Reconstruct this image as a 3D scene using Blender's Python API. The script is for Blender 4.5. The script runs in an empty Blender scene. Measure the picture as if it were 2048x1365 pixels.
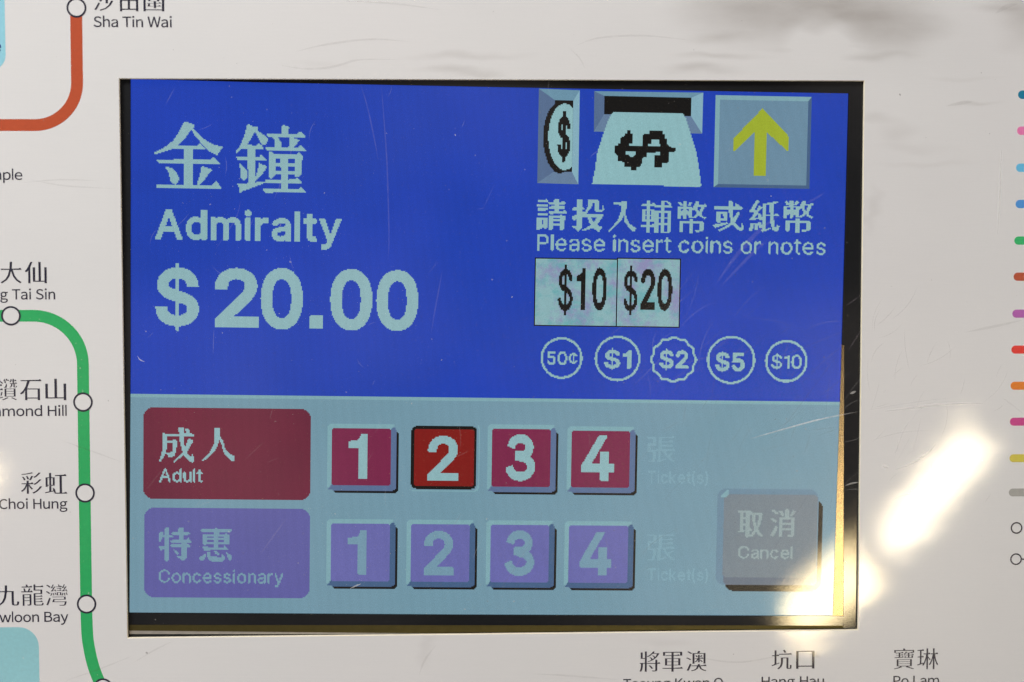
import bpy, math, random
import numpy as np
from mathutils import Matrix, Vector, Euler

# ------------------------------------------------------------------ camera, light, exposure
SC = bpy.context.scene
COL = SC.collection
random.seed(7)
PW, PH = 2048.0, 1365.0                      # size of the photograph in its own pixels
SENSOR, LENS = 22.3, 35.0
FP = LENS / SENSOR * PW
# "panel frame": x to the right, y up along the machine's face, z out of it, metres; the face leans back
LEAN = math.radians(35)
T = Matrix.Translation((0, 0, 1.25)) @ Matrix.Rotation(math.radians(90) - LEAN, 4, 'X')
CAM_LOC = Vector((-0.0147352, 0.0329488, 0.4748085))
CAM_ROT = Euler((-0.0576317, -0.0412188, -0.0012474), 'XYZ')

cd = bpy.data.cameras.new('camera')
cam = bpy.data.objects.new('camera', cd)
COL.objects.link(cam)
cam.matrix_world = T @ (Matrix.Translation(CAM_LOC) @ CAM_ROT.to_matrix().to_4x4())
cd.sensor_width, cd.lens = SENSOR, LENS
cd.clip_start, cd.clip_end = 0.01, 60
cd.dof.use_dof = True
cd.dof.focus_distance = 0.478
cd.dof.aperture_fstop = 3.3
SC.camera = cam

world = bpy.data.worlds.new('World')
SC.world = world
world.use_nodes = True
wb = world.node_tree.nodes['Background']
wb.inputs[1].default_value = 1.0
_nt = world.node_tree                         # the dim hall: uneven, soft, everywhere alike
_tc = _nt.nodes.new('ShaderNodeTexCoord'); _nz = _nt.nodes.new('ShaderNodeTexNoise'); _cr = _nt.nodes.new('ShaderNodeValToRGB')
_nz.inputs['Scale'].default_value = 7.0; _nz.inputs['Detail'].default_value = 3.0
_cr.color_ramp.elements[0].position, _cr.color_ramp.elements[0].color = 0.42, (0.05, 0.05, 0.055, 1)
_cr.color_ramp.elements[1].position, _cr.color_ramp.elements[1].color = 0.72, (0.58, 0.50, 0.45, 1)
_nt.links.new(_tc.outputs['Generated'], _nz.inputs['Vector']); _nt.links.new(_nz.outputs[0], _cr.inputs[0]); _nt.links.new(_cr.outputs[0], wb.inputs[0])

def ceiling_light(name, loc, aim, size, watts, colour):
    ld = bpy.data.lights.new(name, 'AREA')
    ld.shape = 'RECTANGLE'; ld.size, ld.size_y = size
    ld.energy, ld.color = watts, colour
    o = bpy.data.objects.new(name, ld); COL.objects.link(o)
    d = (Vector(aim) - Vector(loc)).normalized()
    o.matrix_world = T @ (Matrix.Translation(loc) @ d.to_track_quat('-Z', 'Y').to_matrix().to_4x4())
    return o
ceiling_light('hall_light', (-0.62, 0.88, 0.78), (0, 0, 0), (0.9, 0.35), 18.4, (0.99, 0.99, 0.995))

vs = SC.view_settings
vs.view_transform, vs.look, vs.exposure, vs.gamma = 'Standard', 'None', 0.0, 1.0
vs.use_curve_mapping = False
SC.cycles.use_denoising = True
SC.cycles.denoising_prefilter = 'FAST'
SC.cycles.sample_clamp_indirect = 4.0
SC.cycles.max_bounces = 6

# ------------------------------------------------------------------ photo pixel -> place
_R = CAM_ROT.to_matrix()
def on_plane(px, py, z=0.0):
    """point of the panel frame at height z that the photograph shows at pixel px, py"""
    d = _R @ Vector(((px - PW / 2) / FP, -(py - PH / 2) / FP, -1.0))
    return CAM_LOC + d * ((z - CAM_LOC.z) / d.z)
MM = 0.2185 / 1487.0                          # metres to one photo pixel on the panel

LCD_Z = -0.002                                # the display lies 2 mm behind the printed sheet
LCD_ROT = math.radians(-0.95)                 # and is mounted slightly askew
_c = [on_plane(x, y, LCD_Z) for x, y in ((261.5, 158.5), (1698, 187), (1666, 1232), (259, 1227))]
LCD_C = (_c[0] + _c[1] + _c[2] + _c[3]) / 4
LCD_W, LCD_H = 0.2115, 0.1574
PITCH_X, PITCH_Y = LCD_W / 640, LCD_H / 480
_ci, _si = math.cos(-LCD_ROT), math.sin(-LCD_ROT)
def lcd(px, py):
    """photo pixel -> display pixel (640 x 480, y down)"""
    p = on_plane(px, py, LCD_Z) - LCD_C
    x, y = p.x * _ci - p.y * _si, p.x * _si + p.y * _ci
    return (x / PITCH_X + 320, 240 - y / PITCH_Y)
def lcd_m(ix, iy, z=0.0):
    return ((ix - 320) * PITCH_X, (240 - iy) * PITCH_Y, z)

# ------------------------------------------------------------------ materials
def s2l(c):
    return tuple((v / 255 / 12.92) if v / 255 <= 0.04045 else ((v / 255 + 0.055) / 1.055) ** 2.4 for v in c)
def new_mat(name):
    m = bpy.data.materials.new(name); m.use_nodes = True
    nt = m.node_tree
    return m, nt, nt.nodes['Principled BSDF']
def N(nt, kind, **kw):
    n = nt.nodes.new(kind)
    for k, v in kw.items():
        if k.startswith('i_'):
            n.inputs[int(k[2:])].default_value = v
        else:
            setattr(n, k, v)
    return n
def math_node(nt, op, a, b=None, c=None, clamp=False):
    n = N(nt, 'ShaderNodeMath', operation=op); n.use_clamp = clamp
    for i, v in enumerate((a, b, c)):
        if v is None: continue
        if isinstance(v, (int, float)): n.inputs[i].default_value = v
        else: nt.links.new(v, n.inputs[i])
    return n.outputs[0]
def mix_col(nt, fac, a, b, mode='MIX'):
    n = N(nt, 'ShaderNodeMix', data_type='RGBA', blend_type=mode)
    for i, v in ((0, fac), (6, a), (7, b)):
        if isinstance(v, (int, float)): n.inputs[i].default_value = v
        elif isinstance(v, tuple): n.inputs[i].default_value = (*v[:3], 1)
        else: nt.links.new(v, n.inputs[i])
    return n.outputs[2]
def noise(nt, vec, scale, detail=2, rough=0.5):
    n = N(nt, 'ShaderNodeTexNoise'); n.inputs['Scale'].default_value = scale
    n.inputs['Detail'].default_value = detail; n.inputs['Roughness'].default_value = rough
    nt.links.new(vec, n.inputs['Vector'])
    return n.outputs[0]
def mapped(nt, vec, scale, rot=0):
    n = N(nt, 'ShaderNodeMapping'); n.inputs['Scale'].default_value = scale
    n.inputs['Rotation'].default_value = (0, 0, rot)
    nt.links.new(vec, n.inputs[0]); return n.outputs[0]

def laminate(nt, b, vec, wav=0.012):
    """the clear, slightly wavy film over the print"""
    b.inputs['Coat Weight'].default_value = 1.0
    b.inputs['Coat Roughness'].default_value = 0.045
    b.inputs['Coat IOR'].default_value = 1.5
    h = noise(nt, mapped(nt, vec, (1.0, 2.6, 1.0), 0.25), 17.0, 2)
    bp = N(nt, 'ShaderNodeBump'); bp.inputs['Strength'].default_value = wav
    bp.inputs['Distance'].default_value = 0.004
    nt.links.new(h, bp.inputs['Height']); nt.links.new(bp.outputs[0], b.inputs['Coat Normal'])

def print_mat(name, rgb, grain=0.10):
    m, nt, b = new_mat(name)
    vec = N(nt, 'ShaderNodeTexCoord').outputs['Object']
    f = noise(nt, vec, 900, 3, 0.7)
    col = mix_col(nt, 1.0, s2l(rgb), mix_col(nt, f, (1 - grain,) * 3, (1 + grain,) * 3), 'MULTIPLY')
    ch = N(nt, 'ShaderNodeMapRange'); ch.inputs[1].default_value, ch.inputs[2].default_value = 0.69, 0.76   # tiny chips in the ink
    nt.links.new(noise(nt, vec, 620, 2, 0.6), ch.inputs[0])
    col = mix_col(nt, math_node(nt, 'MULTIPLY', ch.outputs[0], 0.55), col, (0.75, 0.72, 0.68))
    fade = noise(nt, vec, 22, 3, 0.6)
    col = mix_col(nt, 1.0, col, mix_col(nt, fade, (0.88,) * 3, (1.12,) * 3), 'MULTIPLY')
    nt.links.new(col, b.inputs['Base Color'])
    b.inputs['Roughness'].default_value = 0.30
    b.inputs['Specular IOR Level'].default_value = 0.35
    laminate(nt, b, vec)
    return m

# places where the film lies wet on the print or is soiled: centre, radii (photo pixels), strength
STAINS = [(1540, 18, 165, 62, .46), (1780, 45, 100, 58, .40), (1680, 6, 90, 36, .30), (1642, 74, 62, 48, -.40), (1640, 64, 30, 26, .30), (1440, 76, 62, 11, .20), (1395, 141, 75, 10, .26),
          (1445, 113, 70, 7, .20), (935, 112, 95, 7, .17), (905, 141, 80, 9, .20), (975, 150, 45, 8, .16), (1730, 113, 90, 7, .17),
          (1640, 98, 100, 5, .12), (1755, 238, 45, 9, .13), (1800, 268, 40, 24, .12), (1750, 420, 12, 46, .13), (1830, 300, 70, 8, .08),
          (2045, 22, 55, 70, .32), (1940, 205, 42, 4, .16), (1930, 160, 70, 5, .08), (1995, 15, 40, 8, .16), (640, 128, 60, 6, .06),
          (850, 1300, 14, 40, .09), (1340, 1285, 60, 8, .08), (1650, 1312, 8, 4, .3), (1850, 330, 80, 5, .08), (1760, 60, 200, 90, .05)]
def panel_mat():
    m, nt, b = new_mat('white_print')
    vec = N(nt, 'ShaderNodeTexCoord').outputs['Object']
    # warp: long ripples
    wx = noise(nt, mapped(nt, vec, (1, 3.2, 1), 0.2), 32, 2)
    wy = noise(nt, mapped(nt, vec, (1, 2.2, 1), -0.15), 47, 2)
    cmb = N(nt, 'ShaderNodeCombineXYZ')
    nt.links.new(math_node(nt, 'MULTIPLY', math_node(nt, 'SUBTRACT', wx, 0.5), 0.018), cmb.inputs[0])
    nt.links.new(math_node(nt, 'MULTIPLY', math_node(nt, 'SUBTRACT', wy, 0.5), 0.006), cmb.inputs[1])
    add = N(nt, 'ShaderNodeVectorMath', operation='ADD')
    nt.links.new(vec, add.inputs[0]); nt.links.new(cmb.outputs[0], add.inputs[1])
    total = None
    for px, py, rx, ry, s in STAINS:
        c = on_plane(px, py)
        sub = N(nt, 'ShaderNodeVectorMath', operation='SUBTRACT'); nt.links.new(add.outputs[0], sub.inputs[0])
        sub.inputs[1].default_value = c
        mul = N(nt, 'ShaderNodeVectorMath', operation='MULTIPLY'); nt.links.new(sub.outputs[0], mul.inputs[0])
        mul.inputs[1].default_value = (1 / (rx * MM), 1 / (ry * MM), 0)
        ln = N(nt, 'ShaderNodeVectorMath', operation='LENGTH'); nt.links.new(mul.outputs[0], ln.inputs[0])
        mr = N(nt, 'ShaderNodeMapRange', interpolation_type='SMOOTHSTEP'); nt.links.new(ln.outputs[1], mr.inputs[0])
        mr.inputs[1].default_value, mr.inputs[2].default_value = 1.6, 0.0
        mr.inputs[3].default_value, mr.inputs[4].default_value = 0.0, s
        total = mr.outputs[0] if total is None else math_node(nt, 'ADD', total, mr.outputs[0])
    total = math_node(nt, 'MAXIMUM', total, 0.0)
    patch = noise(nt, mapped(nt, vec, (1, 2.4, 1), 0.1), 75, 3, 0.55)
    total = math_node(nt, 'MULTIPLY', total, math_node(nt, 'ADD', math_node(nt, 'MULTIPLY', patch, 0.9), 0.65))
    # fine brushing along x, faint mottle
    br = noise(nt, mapped(nt, vec, (0.06, 1.6, 1)), 1500, 2)
    mo = noise(nt, vec, 16, 4, 0.6)
    gr = noise(nt, vec, 1600, 2, 0.8)
    k = math_node(nt, 'ADD', math_node(nt, 'MULTIPLY', br, 0.035), math_node(nt, 'MULTIPLY', mo, 0.075))
    k = math_node(nt, 'ADD', k, math_node(nt, 'MULTIPLY', gr, 0.04))
    k = math_node(nt, 'SUBTRACT', 1.075, k)
    col = mix_col(nt, 1.0, (0.786, 0.781, 0.776), k, 'MULTIPLY')
    mo2 = noise(nt, vec, 9, 2)
    col = mix_col(nt, 1.0, col, mix_col(nt, mo2, (1.0, 0.985, 0.985), (0.985, 1.0, 0.99)), 'MULTIPLY')
    col = mix_col(nt, total, col, (0.33, 0.30, 0.27))
    nt.links.new(col, b.inputs['Base Color'])
    b.inputs['Roughness'].default_value = 0.30
    b.inputs['Specular IOR Level'].default_value = 0.35
    laminate(nt, b, vec)
    return m

def plain_mat(name, rgb, rough=0.5, metal=0.0, coat=0.0):
    m, nt, b = new_mat(name)
    vec = N(nt, 'ShaderNodeTexCoord').outputs['Object']
    f = noise(nt, vec, 420, 4, 0.65)
    col = mix_col(nt, 1.0, s2l(rgb), mix_col(nt, f, (0.8,) * 3, (1.2,) * 3), 'MULTIPLY')
    nt.links.new(col, b.inputs['Base Color'])
    b.inputs['Roughness'].default_value = rough
    b.inputs['Metallic'].default_value = metal
    b.inputs['Coat Weight'].default_value = coat
    if coat: b.inputs['Specular IOR Level'].default_value = 0.1
    b.inputs['Coat Roughness'].default_value = 0.05
    return m

def screen_mat(name, rgb, gain=1.0, pattern=None, cloud=0.10):
    """a colour shown by the display: it glows; the glass in front has its own gloss"""
    m, nt, b = new_mat(name)
    vec = N(nt, 'ShaderNodeTexCoord').outputs['Object']
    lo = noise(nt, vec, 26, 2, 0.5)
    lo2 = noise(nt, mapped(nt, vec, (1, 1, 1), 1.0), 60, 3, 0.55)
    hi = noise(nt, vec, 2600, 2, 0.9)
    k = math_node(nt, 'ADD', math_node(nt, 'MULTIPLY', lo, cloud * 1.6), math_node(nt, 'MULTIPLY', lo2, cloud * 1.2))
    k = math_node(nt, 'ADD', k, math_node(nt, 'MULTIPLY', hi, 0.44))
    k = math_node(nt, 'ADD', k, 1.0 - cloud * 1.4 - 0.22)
    # columns of the display: one dark gap to each pixel
    sx = N(nt, 'ShaderNodeSeparateXYZ'); nt.links.new(vec, sx.inputs[0])
    fr = math_node(nt, 'FRACT', math_node(nt, 'MULTIPLY', math_node(nt, 'ADD', sx.outputs[0], 1.0), 1.0 / PITCH_X))
    fy = math_node(nt, 'FRACT', math_node(nt, 'MULTIPLY', math_node(nt, 'ADD', sx.outputs[1], 1.0), 1.0 / PITCH_Y))
    gap = math_node(nt, 'SUBTRACT', 1.20, math_node(nt, 'MULTIPLY', math_node(nt, 'LESS_THAN', fr, 0.34), 0.52))
    gap = math_node(nt, 'SUBTRACT', gap, math_node(nt, 'MULTIPLY', math_node(nt, 'LESS_THAN', fy, 0.2), 0.12))
    k = math_node(nt, 'MULTIPLY', k, gap)
    base = tuple(max(v * gain - 0.010, 0.002) for v in s2l(rgb))
    if pattern: base = pattern(nt, vec, base)
    reflect_tint = mix_col(nt, lo, (0.75, 1.07, 1.0), (1.28, 0.93, 1.0)) if cloud > 0.12 else mix_col(nt, lo, (0.95, 1.02, 1.0), (1.04, 0.99, 0.99))  # purplish clouding paints faint hall reflections into the glow
    col = mix_col(nt, 1.0, mix_col(nt, 1.0, base, reflect_tint, 'MULTIPLY'), k, 'MULTIPLY')
    nt.links.new(col, b.inputs['Emission Color'])
    b.inputs['Emission Strength'].default_value = 1.0
    b.inputs['Base Color'].default_value = (0.001, 0.001, 0.001, 1)
    b.inputs['Roughness'].default_value = 0.27
    b.inputs['Specular IOR Level'].default_value = 0.40
    b.inputs['Coat Weight'].default_value = 1.0
    b.inputs['Coat Roughness'].default_value = 0.03
    return m

# ------------------------------------------------------------------ meshes and objects
def link(o, parent=None):
    COL.objects.link(o)
    if parent is not None: o.parent = parent
    return o
def mesh_obj(name, verts, faces, mat, parent=None, label=None, smooth=False):
    me = bpy.data.meshes.new(name)
    me.from_pydata([tuple(v) for v in verts], [], faces)
    me.update()
    if mat: me.materials.append(mat)
    o = link(bpy.data.objects.new(name, me), parent)
    if label: o['label'] = label
    return o
def thing(name, local, label, cat, group=None):
    o = bpy.data.objects.new(name, None); COL.objects.link(o)
    o.empty_display_size = 0.02
    o.matrix_world = T @ local
    o['label'], o['category'] = label, cat
    if group: o['group'] = group
    return o
def prism(poly, z0, z1):
    """closed slab from a 2-D outline, outline counter-clockwise"""
    n = len(poly)
    v = [(x, y, z1) for x, y in poly] + [(x, y, z0) for x, y in poly]
    f = [tuple(range(n)), tuple(range(2 * n - 1, n - 1, -1))]
    f += [(i, n + i, n + (i + 1) % n, (i + 1) % n) for i in range(n)]
    return v, f
def join(parts):
    V, F = [], []
    for v, f in parts:
        o = len(V); V += list(v); F += [tuple(i + o for i in q) for q in f]
    return V, F
def ccw(poly):
    a = sum(poly[i - 1][0] * poly[i][1] - poly[i][0] * poly[i - 1][1] for i in range(len(poly)))
    return poly if a > 0 else poly[::-1]
def box(x0, x1, y0, y1, z0, z1):
    return prism([(x0, y0), (x1, y0), (x1, y1), (x0, y1)], z0, z1)
def ribbon(pts, w, z, taper=False):
    """flat strip along a polyline"""
    L, Rr = [], []
    n = len(pts)
    for i, p in enumerate(pts):
        a, b = Vector(pts[max(i - 1, 0)][:2]), Vector(pts[min(i + 1, n - 1)][:2])
        d = (b - a).normalized(); nn = Vector((-d.y, d.x))
        ww = w * (math.sin(math.pi * (i + 0.25) / (n - 0.5)) if taper else 1.0) / 2
        q = Vector(p[:2]); L.append((*(q + nn * ww), z)); Rr.append((*(q - nn * ww), z))
    f = [(i, n + i, n + i + 1, i + 1) for i in range(n - 1)]
    return L + Rr, f
def smooth_path(pts, k=8):
    """Catmull-Rom through the points"""
    P = [Vector(p[:2]) for p in pts]; P = [2 * P[0] - P[1]] + P + [2 * P[-1] - P[-2]]
    out = []
    for i in range(1, len(P) - 2):
        for j in range(k):
            t = j / k
            out.append(0.5 * ((2 * P[i]) + (P[i + 1] - P[i - 1]) * t + (2 * P[i - 1] - 5 * P[i] + 4 * P[i + 1] - P[i + 2]) * t * t
                              + (3 * P[i] - P[i - 1] - 3 * P[i + 1] + P[i + 2]) * t ** 3))
    return [tuple(p) for p in out] + [tuple(P[-2])]
def ring_geo(c, r0, r1, z, n=64):
    v = [(c[0] + r * math.cos(2 * math.pi * i / n), c[1] + r * math.sin(2 * math.pi * i / n), z) for r in (r1, r0) for i in range(n)]
    return v, [(i, (i + 1) % n, n + (i + 1) % n, n + i) for i in range(n)]
def disc_geo(c, r, z, n=48):
    return [(c[0] + r * math.cos(2 * math.pi * i / n), c[1] + r * math.sin(2 * math.pi * i / n), z) for i in range(n)], [tuple(range(n))]
def rounded(x0, y0, x1, y1, r, n=8):
    out = []
    for cx, cy, a in ((x1 - r, y1 - r, 0), (x0 + r, y1 - r, 90), (x0 + r, y0 + r, 180), (x1 - r, y0 + r, 270)):
        for i in range(n + 1):
            t = math.radians(a + 90 * i / n); out.append((cx + r * math.cos(t), cy + r * math.sin(t)))
    return out

# ------------------------------------------------------------------ lettering
# plain grotesque letters for the display: outlines in thousandths, capital height 509
GLYPHS = {
    'A': [[(16, 0), (201, 509), (276, 509), (463, 0), (395, 0), (232, 478), (245, 478), (85, 0)], [(110, 142), (110, 199), (370, 199), (370, 142)]],
    'd': [[(195, -8), (151, -2), (111, 16), (79, 45), (55, 84), (39, 133), (34, 189), (39, 245), (55, 293), (79, 332), (112, 361), (151, 378), (196, 384), (228, 381), (253, 373), (272, 360), (287, 346), (306, 319), (311, 319), (311, 509), (372, 509), (372, 0), (313, 0), (313, 59), (307, 59), (287, 31), (272, 17), (252, 4), (227, -5)], [(205, 47), (236, 51), (263, 65), (284, 86), (299, 115), (309, 150), (312, 189), (309, 229), (300, 263), (284, 291), (263, 312), (237, 325), (205, 330), (172, 325), (145, 311), (124, 290), (108, 261), (99, 227), (96, 189), (99, 151), (109, 117), (124, 88), (145, 66), (172, 51)]],
    'm': [[(53, 0), (53, 379), (112, 379), (112, 295), (108, 295), (118, 323), (132, 346), (151, 363), (172, 376), (195, 384), (219, 386), (257, 380), (287, 361), (309, 331), (321, 295), (312, 295), (322, 321), (337, 343), (357, 361), (381, 375), (407, 383), (437, 386), (468, 383), (497, 372), (522, 354), (541, 328), (553, 296), (557, 255), (557, 0), (496, 0), (496, 254), (490, 289), (473, 313), (447, 326), (419, 330), (395, 328), (374, 320), (358, 307), (345, 290), (338, 270), (335, 247), (335, 0), (274, 0), (274, 260), (269, 288), (253, 311), (229, 326), (199, 330), (178, 328), (158, 320), (140, 307), (126, 289), (117, 266), (114, 238), (114, 0)]],
    'i': [[(53, 0), (53, 379), (114, 379), (114, 0)], [(84, 443), (67, 446), (54, 455), (44, 468), (41, 483), (44, 499), (54, 512), (67, 521), (84, 524), (100, 521), (114, 512), (123, 499), (126, 483), (123, 468), (114, 455), (100, 446)]],
    'r': [[(53, 0), (53, 379), (112, 379), (112, 321), (115, 321), (130, 347), (152, 367), (181, 380), (243, 384), (243, 322), (207, 326), (182, 323), (159, 315), (140, 301), (126, 284), (117, 262), (114, 237), (114, 0)]],
    'a': [[(160, -9), (126, -5), (94, 5), (68, 22), (48, 45), (35, 73), (30, 108), (34, 138), (43, 161), (58, 179), (78, 193), (125, 211), (265, 235), (273, 243), (273, 279), (267, 297), (256, 311), (240, 322), (220, 329), (196, 331), (171, 329), (149, 322), (132, 313), (107, 288), (100, 274), (41, 291), (57, 322), (79, 346), (104, 364), (133, 375), (163, 382), (263, 372), (286, 360), (306, 343), (322, 320), (333, 290), (337, 251), (337, 0), (277, 0), (277, 52), (272, 52), (264, 38), (236, 12), (215, 1), (190, -6)], [(170, 45), (202, 49), (228, 59), (248, 74), (263, 93), (272, 115), (276, 138), (276, 190), (134, 159), (117, 150), (103, 139), (95, 124), (92, 105), (94, 87), (102, 72), (114, 61), (130, 52), (149, 47)]],
    't': [[(204, 379), (204, 327), (6, 327), (6, 379)], [(65, 471), (126, 471), (126, 98), (128, 76), (136, 61), (150, 53), (202, 54), (213, 2), (125, 2), (92, 21), (72, 52), (65, 93)]],
    'y': [[(47, -139), (61, -86), (88, -90), (104, -89), (118, -84), (130, -74), (141, -58), (163, -1), (17, 379), (84, 379), (206, 21), (184, 21), (305, 379), (371, 379), (204, -58), (191, -85), (177, -107), (159, -124), (139, -136), (117, -143)]],
    'P': [[(60, 0), (60, 509), (235, 509), (289, 503), (332, 487), (366, 462), (390, 430), (404, 391), (409, 348), (404, 304), (390, 265), (366, 233), (332, 207), (289, 191), (235, 186), (109, 186), (109, 242), (233, 242), (269, 246), (297, 256), (318, 272), (333, 294), (342, 319), (344, 348), (342, 376), (333, 402), (318, 423), (297, 439), (268, 449), (232, 452), (125, 452), (125, 0)]],
    'e': [[(212, -8), (161, -2), (117, 16), (82, 46), (56, 85), (40, 132), (34, 187), (39, 242), (55, 290), (81, 329), (115, 359), (157, 378), (205, 384), (236, 382), (266, 374), (294, 361), (319, 341), (341, 315), (357, 282), (368, 242), (371, 169), (75, 169), (75, 221), (338, 221), (310, 202), (307, 237), (298, 269), (283, 294), (263, 314), (237, 326), (205, 330), (173, 326), (146, 313), (125, 294), (109, 270), (99, 241), (96, 178), (100, 139), (110, 106), (128, 80), (151, 61), (179, 50), (212, 46), (234, 48), (254, 53), (271, 61), (285, 73), (297, 88), (306, 105), (365, 91), (353, 63), (335, 39), (311, 19), (283, 4), (249, -5)]],
    's': [[(182, -8), (145, -5), (112, 3), (84, 18), (62, 38), (45, 63), (36, 94), (94, 107), (105, 79), (124, 60), (150, 49), (181, 45), (217, 50), (244, 62), (262, 81), (268, 103), (265, 121), (254, 136), (237, 147), (149, 170), (104, 186), (72, 208), (53, 237), (47, 274), (51, 305), (65, 332), (87, 354), (115, 370), (149, 381), (187, 384), (223, 381), (254, 372), (279, 358), (299, 339), (314, 316), (324, 290), (268, 277), (258, 298), (243, 316), (219, 328), (187, 333), (156, 329), (131, 317), (114, 299), (109, 277), (112, 258), (124, 243), (144, 232), (229, 209), (275, 194), (306, 171), (325, 142), (331, 107), (326, 75), (312, 47), (290, 24), (260, 6), (223, -5)]],
    'n': [[(114, 227), (114, 0), (53, 0), (53, 379), (112, 379), (112, 287), (102, 287), (124, 332), (152, 362), (187, 379), (227, 384), (264, 380), (295, 369), (321, 349), (341, 321), (353, 285), (357, 240), (357, 0), (296, 0), (296, 235), (290, 275), (273, 304), (246, 323), (210, 329), (184, 326), (161, 317), (141, 303), (126, 283), (117, 257)]],
    'c': [[(207, -8), (159, -2), (117, 16), (82, 46), (56, 85), (40, 133), (34, 187), (40, 243), (56, 291), (82, 330), (117, 360), (159, 378), (207, 384), (234, 383), (260, 377), (284, 368), (305, 356), (324, 341), (340, 322), (353, 301), (362, 277), (303, 262), (226, 329), (207, 330), (173, 325), (145, 310), (124, 287), (108, 258), (99, 224), (96, 187), (99, 151), (108, 117), (124, 89), (145, 66), (173, 51), (207, 46), (304, 117), (363, 102), (354, 78), (341, 56), (325, 37), (306, 21), (261, -1), (235, -6)]],
    'o': [[(207, -8), (159, -2), (117, 16), (82, 46), (56, 85), (40, 133), (34, 187), (40, 243), (56, 291), (82, 330), (117, 360), (159, 378), (207, 384), (256, 378), (299, 360), (333, 330), (359, 291), (376, 243), (381, 187), (376, 133), (359, 85), (333, 46), (299, 16), (256, -2)], [(207, 46), (242, 51), (270, 66), (292, 89), (307, 117), (316, 151), (319, 187), (316, 224), (307, 258), (292, 287), (270, 310), (242, 325), (207, 330), (173, 325), (145, 310), (124, 287), (108, 258), (99, 224), (96, 187), (99, 151), (108, 117), (124, 89), (145, 66), (173, 51)]],
    'u': [[(182, -5), (146, -1), (115, 11), (89, 31), (69, 59), (57, 95), (53, 139), (53, 379), (114, 379), (114, 144), (119, 105), (137, 75), (164, 56), (200, 50), (226, 53), (249, 62), (268, 77), (283, 97), (293, 122), (296, 153), (296, 379), (357, 379), (357, 0), (298, 0), (298, 92), (307, 92), (286, 47), (257, 17), (222, 0)]],
    'C': [[(267, -7), (205, 1), (150, 25), (104, 63), (70, 115), (48, 179), (40, 254), (48, 329), (70, 393), (104, 445), (150, 484), (205, 508), (267, 516), (305, 513), (340, 504), (373, 490), (402, 471), (427, 447), (448, 418), (463, 385), (473, 348), (408, 348), (401, 373), (389, 395), (375, 413), (357, 428), (337, 440), (315, 449), (292, 454), (267, 456), (223, 450), (184, 432), (150, 403), (125, 364), (109, 314), (103, 254), (109, 194), (125, 145), (151, 105), (184, 76), (223, 59), (267, 53), (292, 55), (315, 60), (337, 69), (357, 81), (375, 96), (389, 114), (401, 136), (408, 160), (473, 160), (463, 124), (448, 91), (428, 62), (402, 38), (373, 19), (341, 5), (305, -4)]],
    'T': [[(32, 452), (32, 509), (417, 509), (417, 452), (257, 452), (257, 0), (193, 0), (193, 452)]],
    'k': [[(110, 137), (110, 212), (121, 212), (284, 379), (360, 379), (184, 199), (177, 199)], [(53, 0), (53, 509), (114, 509), (114, 0)], [(294, 0), (148, 186), (191, 229), (372, 0)]],
    '(': [[(89, 207), (92, 264), (101, 324), (114, 384), (132, 441), (153, 494), (177, 539), (236, 539), (212, 485), (191, 428), (174, 370), (161, 313), (154, 258), (151, 207), (160, 115), (188, 16), (209, -38), (236, -96), (177, -96), (139, -21), (111, 55), (95, 131)]],
    ')': [[(37, -96), (86, 18), (102, 69), (113, 116), (120, 162), (122, 207), (119, 258), (112, 313), (99, 370), (62, 485), (37, 539), (97, 539), (121, 494), (142, 441), (159, 384), (173, 323), (181, 264), (184, 207), (178, 130), (161, 53), (134, -22), (97, -96)]],
    '$': [[(202, -74), (202, 583), (244, 583), (244, -74)], [(224, -9), (172, -4), (128, 9), (91, 31), (64, 60), (46, 96), (38, 137), (104, 137), (110, 110), (123, 88), (142, 71), (166, 59), (194, 52), (224, 49), (257, 52), (286, 60), (311, 74), (329, 92), (341, 114), (346, 139), (342, 161), (332, 179), (316, 193), (296, 205), (184, 239), (128, 260), (86, 289), (60, 326), (52, 372), (58, 413), (75, 448), (102, 476), (138, 498), (180, 511), (227, 516), (275, 511), (316, 498), (351, 476), (377, 449), (394, 415), (401, 378), (337, 378), (326, 412), (302, 437), (267, 453), (225, 459), (194, 456), (167, 448), (145, 435), (129, 418), (118, 398), (115, 376), (119, 352), (131, 334), (148, 319), (312, 264), (359, 238), (379, 220), (395, 198), (405, 171), (408, 139), (403, 99), (386, 64), (360, 34), (323, 11), (278, -4)]],
    '0': [[(227, -7), (174, 1), (130, 24), (95, 62), (69, 113), (53, 178), (48, 254), (53, 330), (69, 395), (95, 447), (130, 484), (174, 508), (227, 516), (279, 508), (323, 484), (358, 447), (384, 395), (400, 330), (405, 254), (400, 178), (384, 113), (359, 62), (323, 24), (279, 1)], [(227, 50), (261, 56), (290, 74), (313, 103), (330, 144), (340, 194), (344, 254), (340, 314), (330, 365), (313, 405), (290, 435), (261, 453), (227, 460), (192, 453), (163, 435), (140, 405), (123, 365), (113, 314), (109, 254), (113, 194), (123, 144), (140, 103), (163, 74), (192, 56)]],
    '2': [[(64, 0), (64, 47), (299, 305), (311, 327), (318, 348), (320, 371), (317, 397), (308, 419), (293, 436), (273, 449), (250, 457), (224, 460), (196, 457), (172, 447), (153, 433), (139, 413), (130, 390), (127, 362), (66, 362), (71, 405), (86, 442), (111, 473), (143, 496), (182, 511), (225, 516), (268, 511), (306, 497), (337, 474), (361, 445), (376, 411), (381, 372), (378, 345), (371, 318), (357, 290), (336, 259), (153, 60), (153, 57), (389, 57), (389, 0)]],
    '4': [[(40, 105), (40, 158), (247, 509), (311, 509), (109, 163), (413, 163), (413, 105)], [(282, 0), (282, 318), (343, 318), (343, 0)]],
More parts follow.
